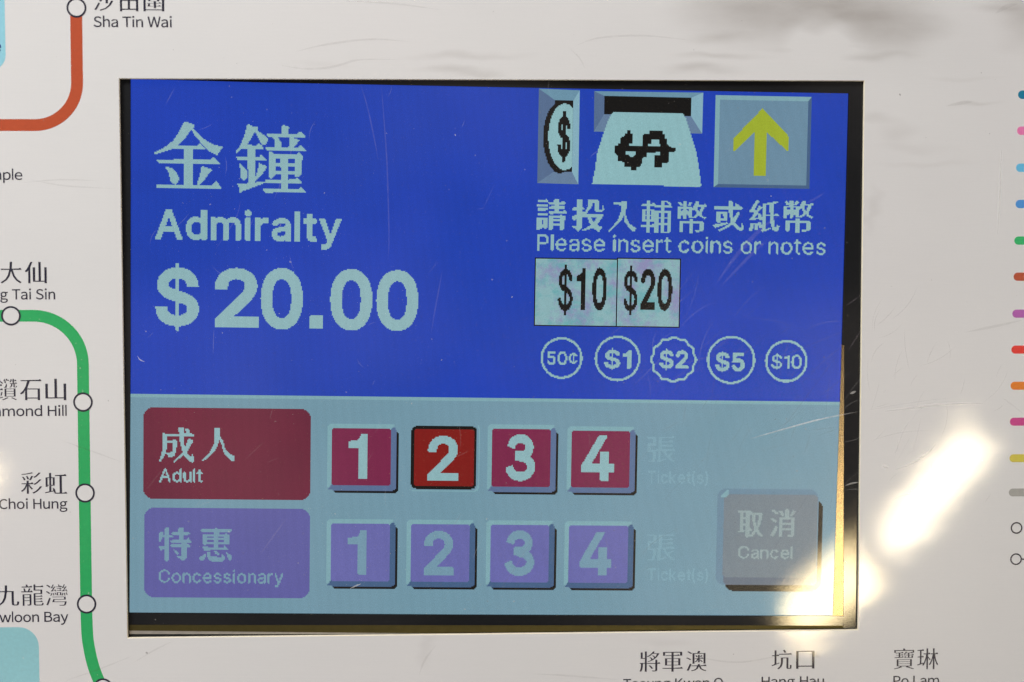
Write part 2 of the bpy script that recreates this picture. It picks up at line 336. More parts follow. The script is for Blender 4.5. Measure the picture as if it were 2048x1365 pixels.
    '5': [[(221, -7), (178, -2), (140, 11), (108, 32), (83, 60), (66, 93), (60, 130), (122, 130), (127, 108), (138, 89), (154, 73), (173, 60), (196, 52), (221, 50), (250, 53), (276, 64), (298, 82), (314, 104), (324, 131), (328, 162), (324, 193), (314, 221), (297, 244), (275, 262), (248, 273), (218, 277), (192, 275), (167, 268), (145, 258), (128, 246), (67, 253), (96, 509), (366, 509), (366, 452), (151, 452), (134, 301), (155, 315), (178, 325), (229, 334), (263, 330), (294, 321), (321, 306), (345, 285), (364, 260), (379, 231), (388, 199), (391, 163), (385, 117), (369, 76), (343, 41), (309, 15), (268, -1)]],
    '¢': [[(183, 0), (183, 509), (225, 509), (225, 0)], [(207, 58), (159, 64), (117, 82), (82, 112), (56, 151), (40, 199), (34, 253), (40, 309), (56, 357), (82, 396), (117, 426), (159, 444), (207, 450), (260, 443), (284, 434), (305, 422), (324, 406), (340, 388), (353, 366), (362, 343), (303, 328), (207, 396), (173, 391), (145, 376), (124, 353), (108, 324), (99, 290), (96, 253), (99, 217), (108, 183), (124, 154), (145, 132), (173, 117), (207, 112), (243, 117), (292, 154), (304, 183), (363, 168), (354, 144), (341, 122), (325, 103), (306, 87), (285, 74), (261, 65), (235, 60)]],
}
def stroke_poly(pts, w):
    v, _ = ribbon(pts, w, 0); n = len(pts)
    return [p[:2] for p in v[:n]] + [p[:2] for p in v[n:]][::-1]
def arc(cx, cy, rx, ry, a0, a1, n=18):
    return [(cx + rx * math.cos(math.radians(a0 + (a1 - a0) * i / n)), cy + ry * math.sin(math.radians(a0 + (a1 - a0) * i / n))) for i in range(n + 1)]
GLYPHS['l'] = [[(56, 0), (117, 0), (117, 509), (56, 509)]]
GLYPHS['.'] = [[(56, 0), (126, 0), (126, 70), (56, 70)]]
GLYPHS['1'] = [[(178, 0), (242, 0), (242, 509), (200, 509), (188, 466), (150, 430), (64, 418), (64, 372), (178, 372)]]
GLYPHS['3'] = [stroke_poly(arc(215, 378, 122, 102, 172, -90), 62), stroke_poly(arc(215, 146, 146, 116, 90, -172), 62),
               [(165, 245), (225, 245), (225, 307), (165, 307)]]
def area2(c):
    return sum(c[i - 1][0] * c[i][1] - c[i][0] * c[i - 1][1] for i in range(len(c)))
for _k, _v in GLYPHS.items():                 # outer outlines counter-clockwise, holes clockwise
    big = max(_v, key=lambda c: abs(area2(c)))
    if _k == '3': GLYPHS[_k] = [ccw(c) for c in _v]
    elif area2(big) < 0: GLYPHS[_k] = [c[::-1] for c in _v]

_cache = {}
def font_contours(ch):
    """outline of one character of Blender's built-in font (with its own fallback for Chinese)"""
    if ch in _cache: return _cache[ch]
    c = bpy.data.curves.new('lettering', 'FONT'); c.body = ch; c.resolution_u = 3; c.fill_mode = 'NONE'
    o = bpy.data.objects.new('lettering', c)
    me = o.to_mesh()
    nb = {}
    for e in me.edges:
        a, b = e.vertices; nb.setdefault(a, []).append(b); nb.setdefault(b, []).append(a)
    co = [(v.co.x, v.co.y) for v in me.vertices]
    seen, out = set(), []
    for s in range(len(co)):
        if s in seen or s not in nb: continue
        loop, cur = [s], (s + 1 if s + 1 in nb[s] else nb[s][0]); seen.add(s)
        while cur not in seen:
            seen.add(cur); loop.append(cur)
            k = [b for b in nb[cur] if b not in seen]
            if not k: break
            cur = k[0]
        q = []
        for i in loop:
            if not q or math.dist(q[-1], co[i]) > 1e-4: q.append(co[i])
        if len(q) > 2: out.append(q)
    o.to_mesh_clear(); bpy.data.objects.remove(o); bpy.data.curves.remove(c)
    if out and area2(max(out, key=lambda c: abs(area2(c)))) < 0: out = [q[::-1] for q in out]
    _cache[ch] = out
    return out
def embolden(cs, ax, ay):
    """move the outlines outwards by ax across and ay along the height"""
    out = []
    for c in cs:
        n, q = len(c), []
        for i in range(n):
            a, b, d = Vector(c[i - 1]), Vector(c[i]), Vector(c[(i + 1) % n])
            e0, e1 = (b - a), (d - b)
            if e0.length < 1e-9 or e1.length < 1e-9: q.append(tuple(b)); continue
            e0.normalize(); e1.normalize()
            n0, n1 = Vector((e0.y, -e0.x)), Vector((e1.y, -e1.x))
            m = (n0 + n1) / max(0.45, 1 + n0.dot(n1))
            q.append((b.x + ax * m.x, b.y + ay * m.y))
        out.append(q)
    return out
def ming(cs, ax, ay, serif=0.055):
    """sans strokes -> Ming style: thin level strokes ending in a small peak, thick uprights"""
    res = []
    for c in cs:
        n, q = len(c), []
        for i in range(n):
            a, b, d, e = (Vector(c[(i + k) % n]) for k in (-1, 0, 1, 2))
            q.append(tuple(b))
            u = d - b                           # with outer outlines ccw a right-hand end runs upwards
            if abs(u.x) < 0.012 and 0.03 < u.y < 0.1 and serif:
                p, r = b - a, e - d
                if abs(p.y) < 0.02 and p.x > 0.05 and abs(r.y) < 0.02 and r.x < -0.05:
                    h = serif
                    q[-1] = (b.x + h * 0.25, b.y)
                    q += [(d.x - h * 0.55, d.y + h), (d.x - h * 1.5, d.y)]
                    continue
        res.append(q)
    return embolden(res, ax, ay)
def bbox(cs):
    xs = [p[0] for c in cs for p in c]; ys = [p[1] for c in cs for p in c]
    return min(xs), min(ys), max(xs), max(ys)
def shift(cs, sx, sy, dx, dy):
    return [[(p[0] * sx + dx, p[1] * sy + dy) for p in c] for c in cs]
def fit(cs, x0, y0, x1, y1):
    """outlines into the box, y0 the foot"""
    a, b, c, d = bbox(cs); sx, sy = (x1 - x0) / (c - a), (y1 - y0) / (d - b)
    return [[(x0 + (p[0] - a) * sx, y0 + (p[1] - b) * sy) for p in q] for q in cs]
def fat(ch, bold):
    if ch not in '$¢': return embolden(GLYPHS[ch], bold, bold)
    out = []
    for c in GLYPHS[ch]:                      # the bar of the sign stays slim
        out += embolden([c], -6 if len(c) == 4 else bold, 0 if len(c) == 4 else bold)
    return out
def line_of_glyphs(text, bold=0, space=150, track=0):
    out, x = [], 0
    for ch in text:
        if ch == ' ': x += space; continue
        g = fat(ch, bold)
        a, _, c, _ = bbox(g)
        sb = 18 if ch in 'Ayt4' else 34
        out += shift(g, 1, 1, x + sb - a + bold * 0.3, 0); x += (c - a) + 2 * sb + track
    return out
STEM_L = set('bhijklmnprBDEFHIKLMNPRu'); STEM_R = set('dghijlmnquHIMNa'); THIN = set('TVWyvw')
def line_of_print(text, space=0.27):
    out, x = [], 0
    for ch in text:
        if ch == ' ': x += space; continue
        g = font_contours(chr(ord(ch) + 0xFEE0))
        if ch == 'l':
            t = bbox(font_contours('ｈ')); g = [[(0, t[1]), (0.074, t[1]), (0.074, t[3]), (0, t[3])]]
        a, _, c, _ = bbox(g)
        l = 0.075 if ch in STEM_L else 0.012 if ch in THIN else 0.042
        r = 0.068 if ch in STEM_R else 0.012 if ch in THIN else 0.036
        out += shift(g, 1, 1, x + l - a, 0); x += (c - a) + l + r
    return out
def raster(cs, ss=4):
    """outlines in display pixels -> set of lit display pixels"""
    x0, y0, x1, y1 = bbox(cs)
    X0, Y0 = int(math.floor(x0)) - 1, int(math.floor(y0)) - 1
    Wd, Hd = int(math.ceil(x1)) + 1 - X0, int(math.ceil(y1)) + 1 - Y0
    acc = np.zeros((Hd * ss, Wd * ss), np.int32)
    seg = []
    for c in cs:
        for i in range(len(c)):
            seg.append((*c[i - 1], *c[i]))
    xs = X0 + (np.arange(Wd * ss) + 0.5) / ss
    for r in range(Hd * ss):
        y = Y0 + (r + 0.5) / ss
        for ax, ay, bx, by in seg:
            if (ay <= y) != (by <= y):
                xc = ax + (y - ay) / (by - ay) * (bx - ax)
                acc[r] += np.where(xs > xc, 1 if by > ay else -1, 0)
    cov = (acc != 0).reshape(Hd, ss, Wd, ss).mean((1, 3))
    return X0, Y0, cov >= 0.5
def pixel_geo(X0, Y0, bits, z):
    H_, W_ = bits.shape
    runs = {}
    rects = []
    for y in range(H_):
        row, x = {}, 0
        while x < W_:
            if bits[y, x]:
                s = x
                while x < W_ and bits[y, x]: x += 1
                row[(s, x)] = runs.pop((s, x), y)
            else: x += 1
        for (s, e), y0 in runs.items(): rects.append((s, e, y0, y))
        runs = row
    for (s, e), y0 in runs.items(): rects.append((s, e, y0, H_))
    V, F = [], []
    for s, e, a, b in rects:
        o = len(V)
        V += [lcd_m(X0 + s, Y0 + b, z), lcd_m(X0 + e, Y0 + b, z), lcd_m(X0 + e, Y0 + a, z), lcd_m(X0 + s, Y0 + a, z)]
        F.append((o, o + 1, o + 2, o + 3))
    return V, F
def outline_geo(cs, z):
    """filled flat mesh from outlines (metres)"""
    cu = bpy.data.curves.new('lettering', 'CURVE'); cu.dimensions = '2D'; cu.fill_mode = 'BOTH'
    for c in cs:
        sp = cu.splines.new('POLY'); sp.points.add(len(c) - 1); sp.use_cyclic_u = True
        for i, p in enumerate(c): sp.points[i].co = (p[0] * 100, p[1] * 100, 0, 1)
    o = bpy.data.objects.new('lettering', cu)
    me = o.to_mesh()
    V = [(v.co.x / 100, v.co.y / 100, z) for v in me.vertices]; F = [tuple(p.vertices) for p in me.polygons]
    o.to_mesh_clear(); bpy.data.objects.remove(o); bpy.data.curves.remove(cu)
    return V, F

# ================================================================== the printed panel
OW, OH = 0.2185 / 2, 0.1644 / 2                # half size of the screen opening
PX0, PX1, PY0, PY1 = -0.235, 0.235, -0.185, 0.185
THK = 0.0010
LIFT = 2e-5                                    # print lies a hair above the white
M_white = panel_mat()
M_edge = plain_mat('cream_cut_edge', (242, 232, 205), 0.6)
M_navy = print_mat('navy_ink', (38, 38, 56))
M_blueink = print_mat('dark_blue_ink', (24, 40, 110))
M_brown = print_mat('brown_ink', (190, 84, 52))
M_green = print_mat('green_ink', (46, 176, 100))
M_sky = print_mat('light_blue_ink', (150, 212, 228))
M_sky2 = print_mat('pale_teal_ink', (152, 208, 216))

panel = thing('map_panel', Matrix.Identity(4),
              'white printed railway map panel with brown and green route lines around the screen', 'panel')

def frame_geo(x0, x1, y0, y1, hx0, hx1, hy0, hy1, z0, z1):
    o = [(x0, y0), (x1, y0), (x1, y1), (x0, y1)]; h = [(hx0, hy0), (hx1, hy0), (hx1, hy1), (hx0, hy1)]
    V = [(*p, z1) for p in o] + [(*p, z1) for p in h] + [(*p, z0) for p in o] + [(*p, z0) for p in h]
    F = []
    for i in range(4):
        j = (i + 1) % 4
        F += [(i, j, 4 + j, 4 + i), (8 + j, 8 + i, 12 + i, 12 + j), (8 + i, 8 + j, j, i), (4 + i, 4 + j, 12 + j, 12 + i)]
    return V, F
CH = 0.00018
mesh_obj('panel_sheet', *frame_geo(PX0, PX1, PY0, PY1, -OW - CH, OW + CH, -OH - CH, OH + CH, -THK, 0), M_white, panel)
def chamfer_geo():
    h0 = [(-OW - CH, -OH - CH), (OW + CH, -OH - CH), (OW + CH, OH + CH), (-OW - CH, OH + CH)]
    h1 = [(-OW, -OH), (OW, -OH), (OW, OH), (-OW, OH)]
    V = [(*p, -2e-5) for p in h0] + [(*p, -CH) for p in h1] + [(*p, -THK) for p in h1]
    F = []
    for i in range(4):
        j = (i + 1) % 4
        F += [(i, j, 4 + j, 4 + i), (4 + i, 4 + j, 8 + j, 8 + i)]
    return V, F
mesh_obj('opening_edge', *chamfer_geo(), M_edge, panel, 'cream cut edge around the screen opening')

P = lambda x, y: tuple(on_plane(x, y)[:2])
LW = 23.3 * MM
def arc_path(corner, a, b, r, n=20):
    """two straight legs a-corner-b with the corner rounded by r"""
    c, a, b = Vector(corner), Vector(a), Vector(b)
    u, v = (a - c).normalized(), (b - c).normalized()
    half = u.angle(v) / 2; t = r / math.tan(half)
    m = c + (u + v).normalized() * (r / math.sin(half))
    s, e = c + u * t - m, c + v * t - m
    a0 = math.atan2(s.y, s.x); a1 = math.atan2(e.y, e.x); d = (a1 - a0 + math.pi) % (2 * math.pi) - math.pi
    return [tuple(a)] + [(m.x + r * math.cos(a0 + d * i / n), m.y + r * math.sin(a0 + d * i / n)) for i in range(n + 1)] + [tuple(b)]
def extend(p, q, d):
    p, q = Vector(p), Vector(q); return tuple(q + (q - p).normalized() * d)
# brown line: from above the frame down, then left
brown = arc_path(P(155.3, 250.7), extend(P(155, 200), P(152.6, 34), 0.03), extend(P(60, 250.7), P(-20, 250.6), 0.05), 84 * MM)
mesh_obj('route_line', *ribbon(brown, LW, LIFT), M_brown, panel, 'brown route line turning a rounded corner')
g_top = extend(P(100, 632), P(-20, 632), 0.05)
green = arc_path(P(164.3, 632), g_top, P(173.5, 1245), 96 * MM)[:-1] + smooth_path([P(171.2, 1120), P(173.6, 1250), P(179, 1300), P(191, 1345), P(209, 1379), P(250, 1420), P(330, 1470)], 8)
mesh_obj('route_line', *ribbon(green, LW, LIFT), M_green, panel, 'green route line running down beside the screen')

def station(px, py, r=19.4, t=3.7):
    c = P(px, py)
    o = mesh_obj('station_ring', *ring_geo(c, (r - t) * MM, r * MM, LIFT * 3), M_navy, panel)
    mesh_obj('ring_fill', *disc_geo(c, (r - t * 0.9) * MM, LIFT * 2), M_white, o)
for px, py in ((153, 16), (22, 632), (166, 804.7), (170.2, 986.4), (173.2, 1208.5), (206, 1376)): station(px, py)

# area blocks
a, b = P(-160, -60), P(11.8, 141)
mesh_obj('area_block', *outline_geo([rounded(a[0] - 0.03, b[1], b[0], a[1] + 0.02, 30 * MM)], LIFT), M_sky, panel, 'light blue area block with dark blue lettering')
a, b = P(-160, 1257), P(81.5, 1500)
mesh_obj('area_block', *outline_geo([rounded(a[0] - 0.03, b[1], b[0], a[1], 40 * MM)], LIFT), M_sky2, panel, 'pale teal area block below the green line stations')

def print_text(text, mat, px0, px1, base, cap, label=None, z=LIFT * 2, bold=0.012):
    """Latin print; px0 None: flush right with px1 at natural width"""
    ref = bbox(font_contours('Ｈ')); H = ref[3] - ref[1]
    cs = embolden(line_of_print(text), bold, bold * 0.6)
    x0, y0, x1, y1 = bbox(cs); s = cap * MM / H
    o = P(px1, base)
    sx = s if px0 is None else (P(px1, base)[0] - P(px0, base)[0]) / (x1 - x0)
    cs = [[(o[0] + (p[0] - x1) * sx, o[1] + (p[1] - ref[1]) * s) for p in c] for c in cs]
    return mesh_obj('station_name', *outline_geo(cs, z), mat, panel, label)
def print_hanzi(chars, boxes, label):
    cs = []
    for ch, (x0, y0, x1, y1) in zip(chars, boxes):
        g = ming(font_contours(ch), 0.011 if ch not in '鑽灣龍寶琳' else 0.0, -0.017 if ch not in '鑽灣龍寶' else -0.014, 0.05)
        a, b = P(x0, y1), P(x1, y0)
        cs += fit(g, a[0], a[1], b[0], b[1])
    return mesh_obj('station_name', *outline_geo(cs, LIFT * 2), M_navy, panel, label)

print_hanzi('沙田圍', [(187, -20, 229, 22), (240, -17, 276, 23), (287, -19, 328, 23)], 'dark Chinese station name reading 沙田圍')
print_text('Sha Tin Wai', M_navy, 187, 344, 55, 20.3, 'station name reading Sha Tin Wai')
print_text('Temple', M_navy, None, 45, 360, 20, 'station name ending in Temple')
print_text('e', M_blueink, None, 2.5, 103, 20, 'dark blue lettering on the light blue block', LIFT * 2, 0.02)
print_hanzi('黃大仙', [(-48, 524, -6, 567), (1, 524, 43, 567), (50, 524, 93, 567)], 'dark Chinese station name reading 黃大仙')
print_text('Wong Tai Sin', M_navy, -59, 110.5, 599, 20, 'station name reading Wong Tai Sin')
print_hanzi('鑽石山', [(-11, 758, 34, 801), (40, 759, 83, 801), (91, 758, 132, 801)], 'dark Chinese station name reading 鑽石山')
print_text('Diamond Hill', M_navy, -40, 133.5, 832, 20, 'station name reading Diamond Hill')
print_hanzi('彩虹', [(42, 945, 84, 988), (90, 946, 134, 988)], 'dark Chinese station name reading 彩虹')
print_text('Choi Hung', M_navy, -2, 135, 1017.5, 19.8, 'station name reading Choi Hung')
print_hanzi('九龍灣', [(-4, 1171, 38, 1212), (43, 1169, 87, 1212), (92, 1169, 135, 1212)], 'dark Chinese station name reading 九龍灣')
print_text('Kowloon Bay', M_navy, -36, 137, 1243.5, 20, 'station name reading Kowloon Bay')
print_hanzi('將軍澳', [(1279, 1303, 1321, 1344), (1325, 1304, 1366, 1344), (1372, 1302, 1414, 1343)], 'dark Chinese station name reading 將軍澳')
print_text('Tseung Kwan O', M_navy, 1246, 1446, 1375, 19.5, 'station name reading Tseung Kwan O')
print_hanzi('坑口', [(1543, 1300, 1584, 1339), (1592, 1302, 1629, 1338)], 'dark Chinese station name reading 坑口')
print_text('Hang Hau', M_navy, 1523, 1648, 1371.5, 19.5, 'station name reading Hang Hau')
print_hanzi('寶琳', [(1787, 1297, 1829, 1339), (1834, 1297, 1877, 1339)], 'dark Chinese station name reading 寶琳')
print_text('Po Lam', M_navy, 1786.5, 1878, 1370, 19.5, 'station name reading Po Lam')

DASH = [('teal', 2036, 190, (30, 130, 165)), ('pink', 2034, 262, (238, 130, 185)), ('light blue', 2032, 336, (110, 195, 235)), ('blue', 2031, 408.5, (85, 155, 225)),
        ('green', 2028.5, 481.6, (60, 190, 115)), ('brown', 2027, 553.8, (190, 88, 60)), ('purple', 2024.5, 627.7, (185, 100, 180)), ('red', 2022.5, 699.5, (235, 58, 50)),
        ('orange', 2021, 771.7, (232, 130, 40)), ('magenta', 2019.5, 843.6, (205, 65, 140)), ('yellow', 2018.8, 916.6, (214, 200, 75)), ('grey', 2017.5, 985, (170, 170, 165))]
for nm, x, y, rgb in DASH:
    a, b = P(x, y + 8.3), P(x + 120, y - 8.3)
    mesh_obj('legend_dash', *outline_geo([rounded(a[0], a[1], b[0], b[1], (b[1] - a[1]) * 0.49)], LIFT), print_mat('ink_' + nm.replace(' ', '_'), rgb), panel,
             'short rounded %s dash in the line legend' % nm)
for px, py in ((2033, 1056.3), (2032, 1118.8)):
    mesh_obj('legend_ring', *ring_geo(P(px, py), 9.4 * MM, 12.2 * MM, LIFT * 2), M_navy, panel)
mesh_obj('legend_link', *ribbon([P(2044, 1118.8), P(2110, 1118.8)], 3 * MM, LIFT), M_navy, panel)

# ================================================================== the display
screen = thing('display_screen', Matrix.Translation(LCD_C) @ Matrix.Rotation(LCD_ROT, 4, 'Z'),
               'lit ticket machine display with blue fare field and numbered ticket buttons', 'display screen')
LAY = 4e-5
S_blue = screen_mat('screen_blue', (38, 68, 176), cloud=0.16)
S_grey = screen_mat('screen_grey', (116, 151, 168), cloud=0.07)
S_text = screen_mat('screen_text', (142, 180, 186), cloud=0.05)
S_hi = screen_mat('screen_highlight', (128, 168, 178), cloud=0.05)
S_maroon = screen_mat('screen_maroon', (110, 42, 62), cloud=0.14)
S_maroon2 = screen_mat('screen_crimson', (122, 44, 76), cloud=0.10)
S_red = screen_mat('screen_red', (128, 34, 32))
S_purple = screen_mat('screen_purple', (97, 96, 160))
S_purple2 = screen_mat('screen_button_purple', (106, 106, 170))
S_ptext = screen_mat('screen_dim_text', (118, 152, 172), cloud=0.05)
S_bev = screen_mat('screen_bevel', (92, 112, 148), cloud=0.05)
S_bev2 = screen_mat('screen_dark_bevel', (72, 98, 134), cloud=0.05)
S_black = screen_mat('screen_black', (22, 24, 28), cloud=0.05)
S_ghost = screen_mat('screen_faint_text', (125, 162, 177), cloud=0.05)
S_slotd = screen_mat('screen_slot_dark', (88, 110, 144), cloud=0.05)
S_slotm = screen_mat('screen_slot_mid', (108, 146, 168), cloud=0.05)
S_slotl = screen_mat('screen_slot_light', (134, 174, 190), cloud=0.05)
S_slotb = screen_mat('screen_slot_lower', (104, 128, 158), cloud=0.05)
S_arrowbg = screen_mat('screen_arrow_grey', (108, 140, 162), cloud=0.07)
S_yellow = screen_mat('screen_yellow', (158, 174, 54), cloud=0.07)
S_cancel = screen_mat('screen_cancel', (116, 129, 140), cloud=0.05)
S_cancel2 = screen_mat('screen_cancel_rim', (106, 136, 158), cloud=0.04)
S_ctext = screen_mat('screen_cancel_text', (142, 162, 166), cloud=0.04)
def note_pattern(nt, vec, base):
    n1 = noise(nt, mapped(nt, vec, (1, 0.8, 1), 0.3), 95, 6, 0.75)
    f = N(nt, 'ShaderNodeMapRange'); f.inputs[1].default_value, f.inputs[2].default_value = 0.46, 0.60; nt.links.new(n1, f.inputs[0])
    c = mix_col(nt, math_node(nt, 'MULTIPLY', f.outputs[0], 0.9), base, s2l((138, 134, 178)))
    n2 = noise(nt, mapped(nt, vec, (0.8, 1.2, 1), 2.0), 130, 6, 0.75)
    g = N(nt, 'ShaderNodeMapRange'); g.inputs[1].default_value, g.inputs[2].default_value = 0.48, 0.62; nt.links.new(n2, g.inputs[0])
    return mix_col(nt, math_node(nt, 'MULTIPLY', g.outputs[0], 0.8), c, s2l((98, 165, 172)))
S_note = screen_mat('screen_banknote', (140, 178, 184), pattern=note_pattern, cloud=0.05)
S_noteplain = screen_mat('screen_note_paper', (142, 184, 190), cloud=0.05)

def lmesh(name, polys, mat, parent, layer, label=None):
    V, F = [], []
    for p in polys:
        o = len(V); V += [lcd_m(x, y, layer * LAY) for x, y in p][::(1 if area2(p) < 0 else -1)]; F.append(tuple(range(o, o + len(p))))
    return mesh_obj(name, V, F, mat, parent, label)
def ppoly(pts):                                # photo pixels -> display pixels
    return [lcd(*p) for p in pts]
def zoomed(pts, ox, oy, s):                    # a measured enlargement of the photograph -> display pixels
    return [lcd(ox + x / s, oy + y / s) for x, y in pts]
def rect(x0, y0, x1, y1):
    return [(x0, y0), (x1, y0), (x1, y1), (x0, y1)]
def irect(px0, py0, px1, py1):
    a, b = lcd(px0, py0), lcd(px1, py1)
    return [round(v) for v in (a[0], a[1], b[0], b[1])]
def lit(name, cs, mat, parent, layer, label=None):
    return mesh_obj(name, *pixel_geo(*raster(cs), layer * LAY), mat, parent, label)
def ltext(name, text, px0, px1, base0, base1, cap, mat, parent, layer, bold=0, label=None, sy_extra=1.0, space=150):
    cs = line_of_glyphs(text, bold, space)
    x0, y0, x1, y1 = bbox(cs)
    a, b = lcd(px0, base0), lcd(px1, base1)
    s = cap * 640 / 1437.0 / (509 + 2 * bold)
    sx = (b[0] - a[0]) / (x1 - x0); by = (a[1] + b[1]) / 2
    cs = [[(a[0] + (p[0] - x0) * sx, by - (p[1] + bold) * s) for p in c] for c in cs]
    return lit(name, cs, mat, parent, layer, label)
def lhanzi(name, items, mat, parent, layer, label=None, ax=0.024, ay=-0.010):
    """items: (char, photo box) from the font or a list of traced strokes in display pixels"""
    cs = []
    for it in items:
        if isinstance(it, tuple):
            ch, (x0, y0, x1, y1) = it
            a, b = lcd(x0, y1), lcd(x1, y0)
            g = ming(font_contours(ch), ax, ay, 0.05)
            cs += fit(g, a[0], a[1], b[0], b[1])
        else:
            cs += [c if area2(c) > 0 else c[::-1] for c in it]
    return lit(name, cs, mat, parent, layer, label)

# backing and fields
mesh_obj('lcd_backing', *box(-LCD_W / 2 - 0.004, LCD_W / 2 + 0.004, -LCD_H / 2 - 0.006, LCD_H / 2 + 0.006, -0.0015, -1e-4), plain_mat('lcd_back', (20, 20, 22), 0.5), screen)
split = round(sum(lcd(x, y)[1] for x, y in ((262, 788), (1024, 795.7), (1677, 803))) / 3)
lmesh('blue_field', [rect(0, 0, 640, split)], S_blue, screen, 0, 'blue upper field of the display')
grey = lmesh('grey_field', [rect(0, split, 640, 480)], S_grey, screen, 0, 'pale grey lower field of the display')
lmesh('field_highlight', [rect(0, split, 640, split + 3)], S_hi, grey, 1)

# destination
Z1, Z2, Z3, Z4, Z5 = (300, 235, 8.531), (462, 240, 8.531), (305, 840, 9.75), (305, 1045, 9.75), (1060, 385, 6.8267)
Z6 = (1350, 385, 6.606)
JIN = [[(590,70),(650,85),(760,140),(745,185),(690,225),(600,350),(480,480),(380,545),(75,635),(80,600),(290,490),(400,390),(520,210),(550,130)],
       [(695,200),(740,195),(860,320),(960,400),(1090,465),(1245,510),(1145,645),(1000,570),(900,470),(780,330)],
       [(380,545),(470,490),(800,490),(845,445),(955,550)], [(110,720),(1030,730),(1090,675),(1205,795),(140,775)],
       [(582,540),(725,540),(718,1180),(582,1180)], [(95,1150),(1050,1160),(1120,1085),(1225,1200),(1215,1225),(120,1200)],
       [(250,830),(370,870),(450,950),(490,1020),(485,1110),(430,1150),(355,1110),(320,950)],
       [(880,850),(905,830),(960,860),(1070,895),(1010,950),(940,1050),(860,1150),(800,1150),(845,1000)]]
ZHONG = [[(275,80),(330,90),(400,125),(468,130),(455,185),(400,215),(340,330),(270,430),(180,490),(90,575),(75,550),(150,460),(210,310),(250,200)],
         [(415,205),(470,205),(560,260),(622,320),(618,385),(570,435),(530,425),(500,380),(460,290)], [(170,495),(270,430),(430,440),(475,405),(520,430),(565,495)],
         [(290,440),(408,440),(408,1080),(290,1100)], [(90,625),(480,630),(520,590),(620,690),(115,688)],
         [(140,735),(210,800),(270,870),(268,1000),(215,1040),(175,1010),(160,870)], [(480,735),(530,760),(615,790),(600,830),(540,920),(410,1050),(415,980),(450,880)],
         [(105,1085),(135,1095),(290,1085),(570,1050),(580,1075),(440,1130),(330,1170),(190,1220),(180,1250),(150,1245),(130,1140)],
         [(860,105),(900,90),(990,125),(970,250),(860,250)], [(600,225),(630,235),(1120,240),(1185,200),(1280,300),(625,290)],
         [(700,285),(800,295),(850,380),(855,470),(750,470),(755,370)], [(1005,290),(1180,350),(1060,470),(985,470)],
         [(580,465),(1140,470),(1190,435),(1285,520),(1270,530),(610,525)], [(640,545),(670,535),(740,590),(755,600),(750,950),(690,1005),(640,980)],
         [(740,595),(1110,600),(1150,560),(1185,570),(1240,650),(1200,700),(1100,660),(740,660)], [(1085,600),(1205,640),(1205,930),(1150,980),(1085,960)],
         [(750,745),(1090,745),(1090,790),(750,790)], [(750,870),(1090,870),(1090,930),(750,930)], [(850,600),(970,600),(970,1190),(850,1190)],
         [(580,1025),(1085,1020),(1130,990),(1215,1085),(585,1080)], [(535,1180),(1150,1185),(1200,1145),(1290,1245),(570,1240)]]
CHENG = [[(195,265),(230,255),(270,285),(270,590),(240,690),(150,830),(130,810),(190,610)], [(265,272),(770,272),(830,300),(800,318),(265,312)],
         [(640,180),(690,170),(735,240),(690,265),(650,240)], [(270,402),(390,402),(430,375),(480,430),(465,445),(270,442)],
         [(395,405),(470,430),(465,600),(430,700),(350,740),(305,720),(315,680),(250,665),(250,635),(340,650),(395,600)],
         [(510,150),(610,155),(600,300),(625,520),(680,650),(740,720),(770,710),(785,640),(800,720),(820,800),(790,835),(740,820),(620,710),(575,600),(530,400)],
         [(700,355),(800,405),(730,520),(660,650),(560,720),(420,840),(395,815),(580,650),(640,540)]]
REN = [[(1210,160),(1325,160),(1310,230),(1310,350),(1270,500),(1190,640),(1080,740),(975,810),(965,795),(1100,660),(1200,470)],
       [(1310,300),(1380,430),(1420,570),(1520,680),(1600,700),(1610,750),(1570,820),(1520,790),(1390,640),(1350,490),(1310,400)]]
TE = [[(240,110),(325,110),(310,180),(310,740),(280,765),(235,740)], [(135,195),(220,170),(210,260),(160,370),(115,400)], [(200,255),(400,260),(415,295),(200,300)],
      [(115,455),(230,470),(300,440),(300,500),(160,545),(130,510)], [(510,110),(605,110),(590,370),(510,370)], [(370,200),(720,190),(740,240),(380,240)],
      [(350,350),(650,345),(700,300),(770,380),(750,395),(350,387)], [(355,435),(710,430),(745,470),(720,485),(355,477)],
      [(565,370),(660,370),(660,700),(610,755),(560,745),(540,700),(460,680),(470,655),(565,670)], [(385,500),(520,600),(490,630),(450,600)]]
HUI = [[(935,140),(1545,138),(1530,185),(960,185)], [(1205,115),(1300,125),(1275,500),(1205,500)], [(985,220),(1055,240),(1055,440),(985,440)],
       [(1395,235),(1430,220),(1510,250),(1490,430),(1395,430)], [(1050,236),(1400,236),(1400,272),(1050,272)], [(1050,302),(1400,302),(1400,334),(1050,334)],
       [(1050,388),(1400,388),(1400,420),(1050,420)], [(970,480),(1380,490),(1410,450),(1490,550),(1440,540),(1220,530),(1010,560)],
       [(1050,570),(1130,580),(1130,650),(1180,670),(1340,680),(1360,620),(1420,670),(1410,730),(1370,760),(1160,760),(1080,720)],
       [(1190,560),(1240,560),(1310,610),(1290,640),(1220,610)], [(1030,610),(1025,730),(930,740),(900,700)], [(1430,580),(1530,640),(1530,745),(1480,730)]]
